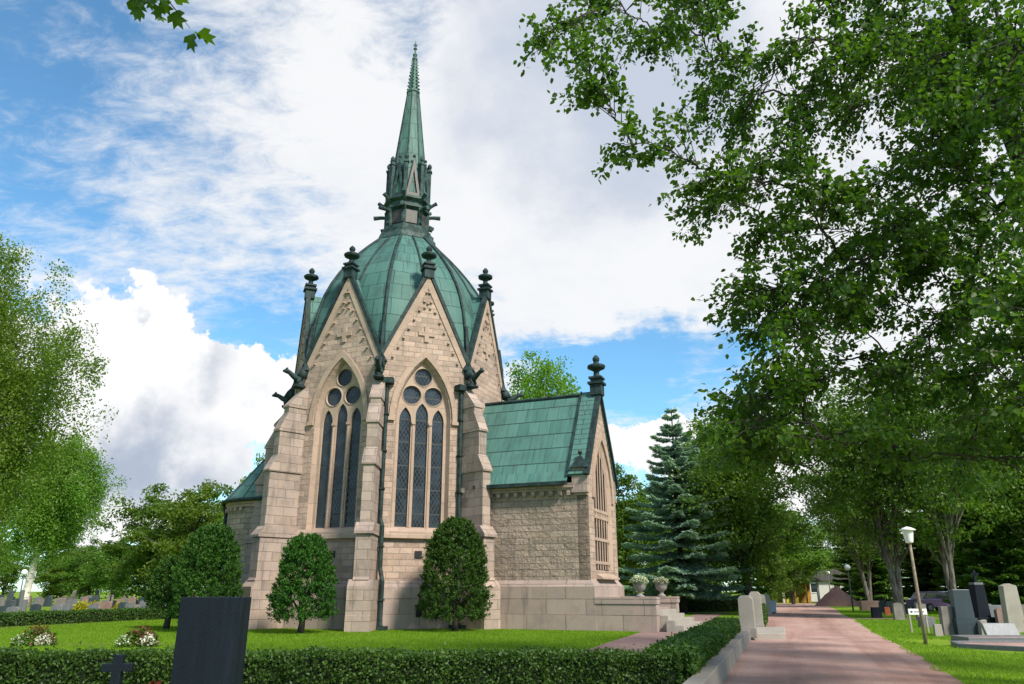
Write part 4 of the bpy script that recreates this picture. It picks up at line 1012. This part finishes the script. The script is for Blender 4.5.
MB().box((0, 1.6, 1.3), (4.6, .3, 2.7)).build('back_wall', M_OCHRE, pv)
for x in (-2.3, -.75, .75, 2.3): MB().box((x, -1.2, 1.3), (.26 if abs(x) > 1 else .14, .26, 2.7)).build('post', M_PLASTER if abs(x) > 1 else M_OCHRE, pv)
MB().prism([(-2.9, 2.65), (2.9, 2.65), (0, 4.1)], lambda u, v, d: (u, d, v), -1.9, 2.2).build('roof', M_ROOFT, pv)
MB().box((-.9, -.3, .35), (1.6, .5, .7)).build('bench', m_plain('yellow_paint', (.62, .42, .03), .6, .1), pv)
def car(label, loc, rot, paint):
    t = thing('parked_car', label, 'car', loc, rot, 'cars parked beyond the graves'); SD = lambda u, v, d: (u, d, v)
    MB().prism([(-2.1, .32), (2.1, .32), (2.12, .72), (1.95, .86), (1.0, .95), (-1.6, .98), (-2.08, .9)], SD, -.85, .85).build('body', paint, t, bevel=.06)
    MB().prism([(-1.75, .93), (1.05, .93), (.35, 1.42), (-1.25, 1.45)], SD, -.74, .74).build('window', M_WINDOW, t, bevel=.05)
    MB().prism([(-1.30, 1.40), (.42, 1.38), (.22, 1.48), (-1.1, 1.50)], SD, -.70, .70).build('roof', paint, t, bevel=.03)
    for x in (-1.3, 1.3):
        for sgn in (-1, 1):
            w_ = MB().tube([(x, sgn*.66, .32), (x, sgn*.88, .32)], .32, 18).build('wheel', M_TYRE, t); MB().tube([(x, sgn*.875, .32), (x, sgn*.895, .32)], .19, 14).build('rim', M_GREYST, w_)
    for sgn in (-1, 1): MB().box((2.08, sgn*.62, .70), (.08, .32, .14)).build('headlight', M_GLOBE, t, bevel=.02)
def m_paint(name, c):
    m, t, b = mat(name); b.inputs['Base Color'].default_value = c + (1,); b.inputs['Roughness'].default_value = .25; b.inputs['Coat Weight'].default_value = .5; return m
car('dark green parked car beside the pole at the road bend', (X(866, 96), 96, 0), 2.6, m_paint('green_paint', (.012, .05, .035)))
car('purple parked car behind the right graves', (X(934, 62), 62, 0), .2, m_paint('purple_paint', (.10, .045, .16)))
car('teal parked car behind the slate headstone', (X(957, 63), 63, 0), .1, m_paint('teal_paint', (.06, .25, .27)))
car('pale blue parked car behind the obelisk', (X(990, 64), 64, 0), .15, m_paint('blue_paint', (.16, .24, .34)))
stone('black upright stone between pale posts under the spruce', (X(697, 64), 64, 0), 1.25, 1.25, 2.0, .35, M_BLACK)
for px, lb in ((690.5, 'pale slim post stone left of the black upright stone'), (706, 'pale slim post stone right of the black upright stone')): stone(lb, (X(px, 63.7), 63.7, 0), .22, .30, 2.0, .25, M_PALEGR)
stone('small pink granite stone at the foot of the pale post', (X(702.5, 63), 63, 0), .6, .65, 1.15, .3, M_PINKGR)
for i, px in enumerate((760, 765)): stone(['pale upright headstone just left of the road behind the gate', 'second pale upright headstone behind the gate, nearer the road'][i], (X(px, 50 + 4*i), 50 + 4*i, 0), .5, .55, 1.35, .22, M_PALEGR, 0, 'round')

# ------------------------------------------------------------------ left cemetery
rg = np.random.default_rng(99); cnt = 0
for Yr in (44, 50, 56, 63, 71, 80, 90):
    x0, x1 = X(-30, Yr), X(185, Yr); xq = x0
    while xq < x1:
        xq += rg.uniform(.75, 1.7)
        if xq > -22.2 + .28*(Yr - 40) - 1.5: break
        h = rg.uniform(.55, 1.15); wq = rg.uniform(.38, .72); mi = [0, 0, 1, 2, 2, 0, 4, 1][int(rg.integers(8))]
        if rg.random() < .08: h = 1.6; wq = .32
        stone('grey gravestone in the rows beyond the left hedge', (xq, Yr + rg.uniform(-1.5, 1.5), 0), wq*.93, wq, h, .2, kinds[mi], rg.uniform(-.12, .12), ['flat', 'round', 'peak', 'slant'][int(rg.integers(4))], group='gravestones beyond the left hedge'); cnt += 1
for px, Y, s_, lb in ((84, 54, .8, 'bright yellow shrub among the left gravestones'), (97, 58, .75, 'second yellow shrub right of the brightest one among the graves'), (124, 55, .75, 'yellow shrub by the hedge near the small clipped tree')):
    t = thing('yellow_shrub', lb, 'shrub', (X(px, Y), Y, 0)); r_ = np.random.default_rng(px); d_ = unit(r_.normal(size=(900, 3))); d_[:, 2] = abs(d_[:, 2])
    ob('foliage', leaves('foliage', d_*np.array([s_*.9, s_*.8, s_*1.15])*(.5 + .5*r_.random((900, 1))), .14, L_GOLD, r_, .6, .3), t); MB().tube([(0, 0, -.05), (0, 0, .5)], .03, 6).build('stem', M_DBARK, t)
# ------------------------------------------------------------------ trees
spr = conifer('blue_spruce', 'large blue-green spruce with drooping tiers right of the porch', (X(683, 57), 57, 0), 15.4, 5.9, 1.7, L_SPRUCE, M_DBARK, 41, whorls=23, lsize=.29, droop=.30)
# left side
broad_tree('birch_tree', 'tallest hanging birch at the left edge, reaching out of the picture', 'birch', (-31.6, 40, 0), 22.6, 6.0, 4.0, 620, 330, .145, L_BIRCH, M_BIRCH, 51, 'birches on the left', .013, 1.0, .75, clump_r=.13, lean=(.6, 0))
broad_tree('birch_tree', 'hanging birch with white leaning trunk among the left gravestones', 'birch', (X(26, 78), 78, 0), 17.5, 5.0, 6.2, 380, 200, .20, L_BIRCH, M_BIRCH, 52, 'birches on the left', .024, 1.1, .8, clump_r=.14, lean=(1.5, 0))
broad_tree('birch_tree', 'third hanging birch further back at the left edge', 'birch', (X(-60, 95), 95, 0), 24, 8, 3, 320, 130, .32, L_BIRCH, M_BIRCH, 53, 'birches on the left', .015, .9, .8, clump_r=.19)
p1 = broad_tree('broadleaf_tree', 'mid-green tree left of the clipped trees, nearest the far birch', 'tree', (X(150, 75), 75, 0), 11.5, 4.6, .8, 150, 120, .26, L_BROAD, M_BARK, 54, 'trees behind the left lawn', .022)
p2 = broad_tree('broadleaf_tree', 'yellow-green tree behind the tallest left clipped tree', 'tree', (X(186, 70), 70, 0), 11.0, 3.9, .8, 150, 120, .25, L_YELL, M_BARK, 55, 'trees behind the left lawn', .022)
dup(p1, (X(216, 84), 84, 0), 2.0, 'mid-green tree half hidden by the apse', (1.0, 1.0, 1.08))
dup(p2, (X(253, 66), 66, 0), 1.0, 'tree crown showing above the apse roof', (.75, .75, 1.14))
dup(p1, (X(90, 105), 105, 0), .7, 'low tree far behind the gravestones, right of the white trunk', (.95, .95, .62))
dup(p1, (X(113, 98), 98, 0), 3.2, 'low tree far behind the grey lamp pole', (.8, .8, .68))
dup(p2, (X(62, 115), 115, 0), 1.9, 'small pale tree deep behind the left gravestones', (1.1, 1.1, .6))
# behind the chapel and right of the porch
broad_tree('birch_tree', 'light green birch crown above the porch roof', 'birch', (X(542, 66), 66, 0), 23.0, 4.7, 9.0, 190, 110, .24, L_BIRCH, M_BIRCH, 56, None, .014, .5, .6, clump_r=.20)
q3 = broad_tree('broadleaf_tree', 'bright green tree between porch gable and blue spruce', 'tree', (X(624, 72), 72, 0), 12.6, 4.0, .6, 150, 120, .26, L_BROAD, M_BARK, 57, 'trees along the road', .02)
dup(q3, (X(655, 92), 92, 0), 2.2, 'green tree behind the left flank of the blue spruce', (1.3, 1.3, .95))
ln_t = broad_tree('linden_tree', 'dark broad tree with thick trunk right of the spruce behind the gate pillars', 'tree', (X(748, 57), 57, 0), 15.0, 5.6, 2.7, 240, 120, .22, L_DARK, M_DBARK, 58, 'trees along the road', .028)
dup(ln_t, (X(718, 74), 74, 0), 1.0, 'dark tree rising behind the spruce on the left of the road', (1.0, 1.0, 1.18))
dup(p2, (X(772, 66), 66, 0), 2.5, 'small yellow-green tree at the left road edge past the bin', (.42, .42, .62), group='trees along the road')
dup(p2, (X(792, 92), 92, 0), .5, 'yellow-green tree overhanging the shelter at the road end', (1.1, 1.1, 1.0), group='trees along the road')
# right verge
fk = broad_tree('linden_tree', 'linden with thick grey forked trunk on the right verge of the road', 'tree', (X(897, 48), 48, 0), 15.5, 5.2, 4.2, 200, 110, .21, L_DARK, M_BARK, 61, 'trees along the road', .021, forks=2)
dup(fk, (X(952, 45), 45, 0), 1.2, 'twin-trunked linden behind the dark slate headstone', (.85, .85, .98))
dup(fk, (X(868, 74), 74, 0), 2.6, 'linden behind the globe lamp on the right verge', (1.0, 1.0, 1.05))
dup(fk, (X(1050, 52), 52, 0), .3, 'linden at the right edge behind the graves', (1.05, 1.05, 1.0))
dup(fk, (X(990, 74), 74, 0), 4.1, 'farther linden behind the parked cars', (1.1, 1.1, 1.0))
f1 = conifer('fir_tree', 'dark fir at the right edge behind the pale stele', (X(1002, 54), 54, 0), 11.5, 4.0, .4, L_FIR, M_DBARK, 62, 'dark conifers on the right', 24, .34, .35)
for px, Y, s_, lb in ((795, 128, 1.25, 'dark fir left of the white house at the road end'), (862, 104, 1.15, 'dark fir right of the white house'), (876, 96, 1.0, 'dark fir behind the forked linden'), (1040, 60, 1.1, 'dark fir just beyond the right edge'), (930, 84, 1.1, 'dark fir behind the twin-trunked linden'), (776, 120, 1.2, 'dark fir left of the ochre shelter'), (968, 78, 1.0, 'dark fir behind the black obelisk')):
    dup(f1, (X(px, Y), Y, 0), px*.37, lb, s_)
# trees closing the view all round, each a copy standing on the ground far away
rg = np.random.default_rng(5)
def far(px, Y, src, s_, lb, grp): dup(src, (X(px, Y), Y, 0), rg.uniform(0, 6), lb, (s_, s_, s_*rg.uniform(.85, 1.1)), group=grp)
for i, px in enumerate(range(-330, 260, 34)): far(px + rg.uniform(-8, 8), rg.uniform(135, 165), [p1, p2, p1][i % 3], rg.uniform(1.0, 1.35), 'tree in the distant tree line behind the left gravestones', 'distant trees on the left')
for i, px in enumerate(range(590, 1420, 30)): far(px + rg.uniform(-8, 8), rg.uniform(128, 160), [ln_t, p1, f1][i % 3], rg.uniform(1.0, 1.3), 'tree in the distant wood closing the road and the right graves', 'distant trees on the right')

# ------------------------------------------------------------------ big linden hanging over the road, built limb by limb
def big_tree(name, label, loc, trunk, limbs, leafm, bark, seed, lsize, per_twig, twigs, r0, lobed=False, cat='tree', grow=1.):
    rng = np.random.default_rng(seed); rt = thing(name, label, cat, loc); L = Vector(loc); tk = MB()
    tk.tube(trunk, [r0*(1.5 if i == 0 else 1)*(1 - .72*i/(len(trunk)-1)) for i in range(len(trunk))], 12)
    P = []; A = []
    nodes = [(p, 0.) for i in range(len(trunk)-1) for p in (trunk[i].lerp(trunk[i+1], q/4) for q in range(4)) if p.z > 2.6]
    tr_n = len(nodes)
    for (tip, za) in sorted(limbs, key=lambda q: (Vector(q[0]) - L - Vector((0, 0, q[1]))).length):
        tip = Vector(tip) - L; best = None
        for i, (p, d) in enumerate(nodes):            # grow from the nearest wood that lies inwards and a little lower or higher
            dd = (tip - p).length + (.35*abs(p.z - za) if i < tr_n else .0) + .30*d
            if (p - Vector((0, 0, p.z))).length > (tip - Vector((0, 0, tip.z))).length - .5: continue
            if best is None or dd < best[0]: best = (dd, p, d)
        a, d0 = (best[1], best[2]) if best else (trunk[2], 0.)
        ln = (tip - a).length; mid = a*.5 + tip*.5 + Vector((rng.normal()*.35, rng.normal()*.35, .13*ln + .1))
        pa = bez(a, mid, tip, 12); rb = min(.085, .012*ln + .016)*(1 if d0 < .1 else .62)
        for j in range(1, 12): pa[j] += Vector((rng.normal(), rng.normal(), rng.normal()))*.03
        tk.tube(pa, [rb*(1 - .86*j/12) for j in range(13)], 6, False)
        for j in range(3, 12): nodes.append((pa[j], d0 + ln*j/12))
        nt = int(twigs*(.5 + ln/8))
        for k in range(nt):
            t = .22 + .78*((k + rng.random())/nt)**.8; b_ = pa[min(11, int(t*12))].lerp(pa[min(12, int(t*12) + 1)], t*12 % 1)
            dr = (pa[min(12, int(t*12) + 1)] - pa[max(0, int(t*12) - 1)]).normalized()
            sd_ = Vector((rng.normal(), rng.normal(), rng.normal()*.55)).normalized()
            tl = grow*(.5 + 1.0*rng.random())*(1.15 - .45*t); e = b_ + (dr*.75 + sd_*.8).normalized()*tl + Vector((0, 0, -.30*tl))
            if e.z < 3.5: continue                        # kept clear for people on the road
            m_ = (b_ + e)/2 + Vector((0, 0, .12*tl)); tw = bez(b_, m_, e, 4); tk.tube(tw, [.012, .010, .008, .006, .003], 3, False)
            for q in range(per_twig):
                s_ = .25 + .75*rng.random()**.6; pt = tw[min(3, int(s_*4))].lerp(tw[min(4, int(s_*4) + 1)], s_*4 % 1)
                o = rng.normal(size=3)*np.array([.075, .075, .055])*(.4 + tl*.6); P.append(np.array(pt) + o); A.append(np.array((e - b_).normalized())*.8 + o*3)
    tk.build('trunk', bark, rt, True)
    ob('crown', leaves('crown', np.array(P), lsize, leafm, rng, .66, .36, along=np.array(A), lobed=lobed, droop=.95), rt); return rt
BT = Vector((10.6, 13.2, 0))
trunk = [Vector(p) for p in ((0, 0, -.2), (.0, 0, 1.2), (.02, 0, 4), (-.05, .05, 7), (-.18, .1, 10), (-.45, .1, 12.2), (-.8, .2, 14.5), (-1.0, .2, 16.5))]
tips = [(545, 36, 11.5, 9.5), (590, 70, 11.2, 9), (622, 140, 11.5, 9.3), (600, 5, 12, 10.5), (575, -40, 12, 11), (650, 30, 12.4, 10), (690, 5, 13, 11), (720, 60, 12, 10), (700, 178, 11.6, 8.5), (745, 120, 12.6, 9), (712, 200, 13.4, 8.6), (785, 40, 11.2, 10), (830, 0, 12.6, 11),
        (752, 285, 12, 7.2), (762, 235, 13, 7.8), (800, 170, 11.6, 8.4), (790, 230, 13.6, 8), (850, 110, 13.4, 9.6), (840, 200, 11.2, 8), (870, 60, 11.4, 10.3), (905, 10, 13, 11.6), (760, 300, 13.4, 7), (765, 320, 12.5, 7), (780, 330, 11.5, 6.8), (820, 285, 12.4, 7.2), (860, 250, 13.6, 7.6),
        (752, 405, 13.2, 6.5), (748, 440, 12.4, 6.3), (758, 468, 12.8, 6.0), (770, 390, 11.8, 6.2), (775, 450, 13.6, 6), (780, 478, 12.2, 5.6), (770, 430, 11.6, 5.8), (775, 480, 13, 5.5), (800, 390, 13.6, 6.4), (815, 440, 11.4, 5.6), (815, 482, 12.2, 5.0), (870, 440, 11.8, 5.2), (885, 380, 13.6, 6.2), (890, 470, 12.8, 5.0), (920, 250, 12, 7.4), (925, 340, 13.8, 6.6), (930, 160, 11.2, 8.6), (960, 380, 11.4, 5.6), (975, 290, 12.6, 7), (970, 460, 12.2, 5.0), (1000, 200, 11.4, 8), (1000, 420, 13.4, 5.6), (1010, 478, 12.4, 4.8), (1030, 340, 11.2, 6), (1040, 100, 11, 9), (945, 40, 11.6, 11), (940, 90, 14, 10.6),
        (1035, 70, 8.6, 8.4), (1050, 150, 8.4, 8), (1020, 40, 9.4, 9), (1035, 300, 8.2, 6), (1050, 400, 9, 5.4), (960, 478, 14.5, 4.8), (1045, 490, 10.5, 4.4), (680, -30, 11, 12), (800, -60, 12, 13), (900, -80, 12, 13), (760, 165, 14.4, 9), (700, 95, 14, 9.6), (855, 310, 15, 7), (750, 420, 15.4, 6)]
limbs = [(at(px, py, Y), za) for px, py, Y, za in tips]
rq = np.random.default_rng(3)
for i in range(44):                                   # fill the near side of the crown
    a = rq.uniform(2.0, 4.9); rr = rq.uniform(1.5, 5.6); z = rq.uniform(4.6, 15.5); rr *= 1 - max(0, (z - 11))*.10
    limbs.append((BT + Vector((rr*math.cos(a), rr*math.sin(a)*.75 + .4, z)), z))
for i in range(46):                                   # the rest of the round crown, away from the photographer's side
    a = rq.uniform(-1.9, 1.7); rr = rq.uniform(3, 7.5); z = rq.uniform(4, 15.5); limbs.append((BT + Vector((rr*math.cos(a), rr*math.sin(a), z)), min(15, z + rq.uniform(-.5, 1.5))))
big_tree('linden_tree', 'huge dark green linden leaning over the road from the right, trunk half hidden in leaves', BT, trunk, limbs, L_LINDEN, M_DBARK, 71, .104, 30, 36, .30)
# maple out of the picture on the left, one leafy twig hangs into the top corner
MT = Vector((-8.6, 3.6, 0)); mtr = [Vector(p) for p in ((0, 0, -.2), (0, 0, 2), (.2, .1, 5), (.4, .2, 8), (.5, .3, 11))]
ml = [(at(134, -26, 5.6), 7.3), (at(148, -22, 5.6), 7.4), (at(164, -30, 5.6), 7.5), (at(135, -30, 5.5), 7.6), (at(160, -60, 5.3), 7.8), (at(190, -110, 5), 8)]
for i in range(26):
    a = rq.uniform(1.9, 5.0); rr = rq.uniform(2, 4.5); z = rq.uniform(6, 12); ml.append((MT + Vector((rr*math.cos(a), rr*math.sin(a), z)), min(10.5, z)))
big_tree('maple_tree', 'maple at the top left corner, a few lobed leaves hanging into view', MT, mtr, ml, L_MAPLE, M_BARK, 72, .15, 7, 5, .26, True, grow=.42)

# ------------------------------------------------------------------ grass blades on the lawns near enough to show them
def grass(name, polyfn, n, x0, x1, y0, y1, seed, h=.055):
    rng = np.random.default_rng(seed); x = rng.uniform(x0, x1, n); y = y0*(y1/y0)**rng.random(n); k = polyfn(x, y); x, y = x[k], y[k]; n = len(x)
    a = rng.random(n)*2*PI; sz = np.maximum(1, y/22); wv = .010*sz; hh = h*(.6 + .8*rng.random(n))
    c = np.stack([x, y, np.zeros(n)], 1); s_ = np.stack([np.cos(a), np.sin(a), np.zeros(n)], 1)*wv[:, None]
    lean = np.stack([rng.normal(size=n)*.4*hh, rng.normal(size=n)*.4*hh, hh], 1)
    v = np.stack([c - s_, c + s_, c + lean], 1)
    o = ob(name, fast_mesh(name, v, 0, 3, L_GRASS, [(0, 1, 2)])); tag(o, 'short mown grass blades covering the lawn and verges', 'grass', None, 'stuff')
    return o
def right_verge(x, y): return (x > 8.05 + .37*(y - 14.6) + .10*np.sin(y*1.3 + 1) + .06*np.sin(y*3.1 + 2) + .02) & ~((np.abs(y - 46.5) < 1.0)) & ~((x > 13.0) & (y > 21.3) & (y < 27.1) & (x < 21))
def lawn_ok(x, y):
    pc = np.interp(y, [15.5, 21, 26, 32.5, 42], [1.0, 2.55, 4.1, 6.3, 9.5]); c, s = math.cos(E_ANG), math.sin(E_ANG)
    dx, dy = x - CH.x, y - CH.y; lx, ly = dx*c + dy*s, -dx*s + dy*c
    inch = (np.hypot(dx, dy) < 5.7) | ((np.abs(ly) < 2.5) & (lx > 0) & (lx < 14))
    return (np.abs(x - pc) > .90 + .05*np.sin(y*5)) & (x < 3.77 + .347*(y - 14.6) - 1.5) & ~inch & (x > -23 + .28*(y - 36))
grass('verge_grass', right_verge, 210000, 7.5, 34, 14, 62, 81)
grass('lawn_grass', lawn_ok, 240000, -24, 10, 21, 44, 82, .05)
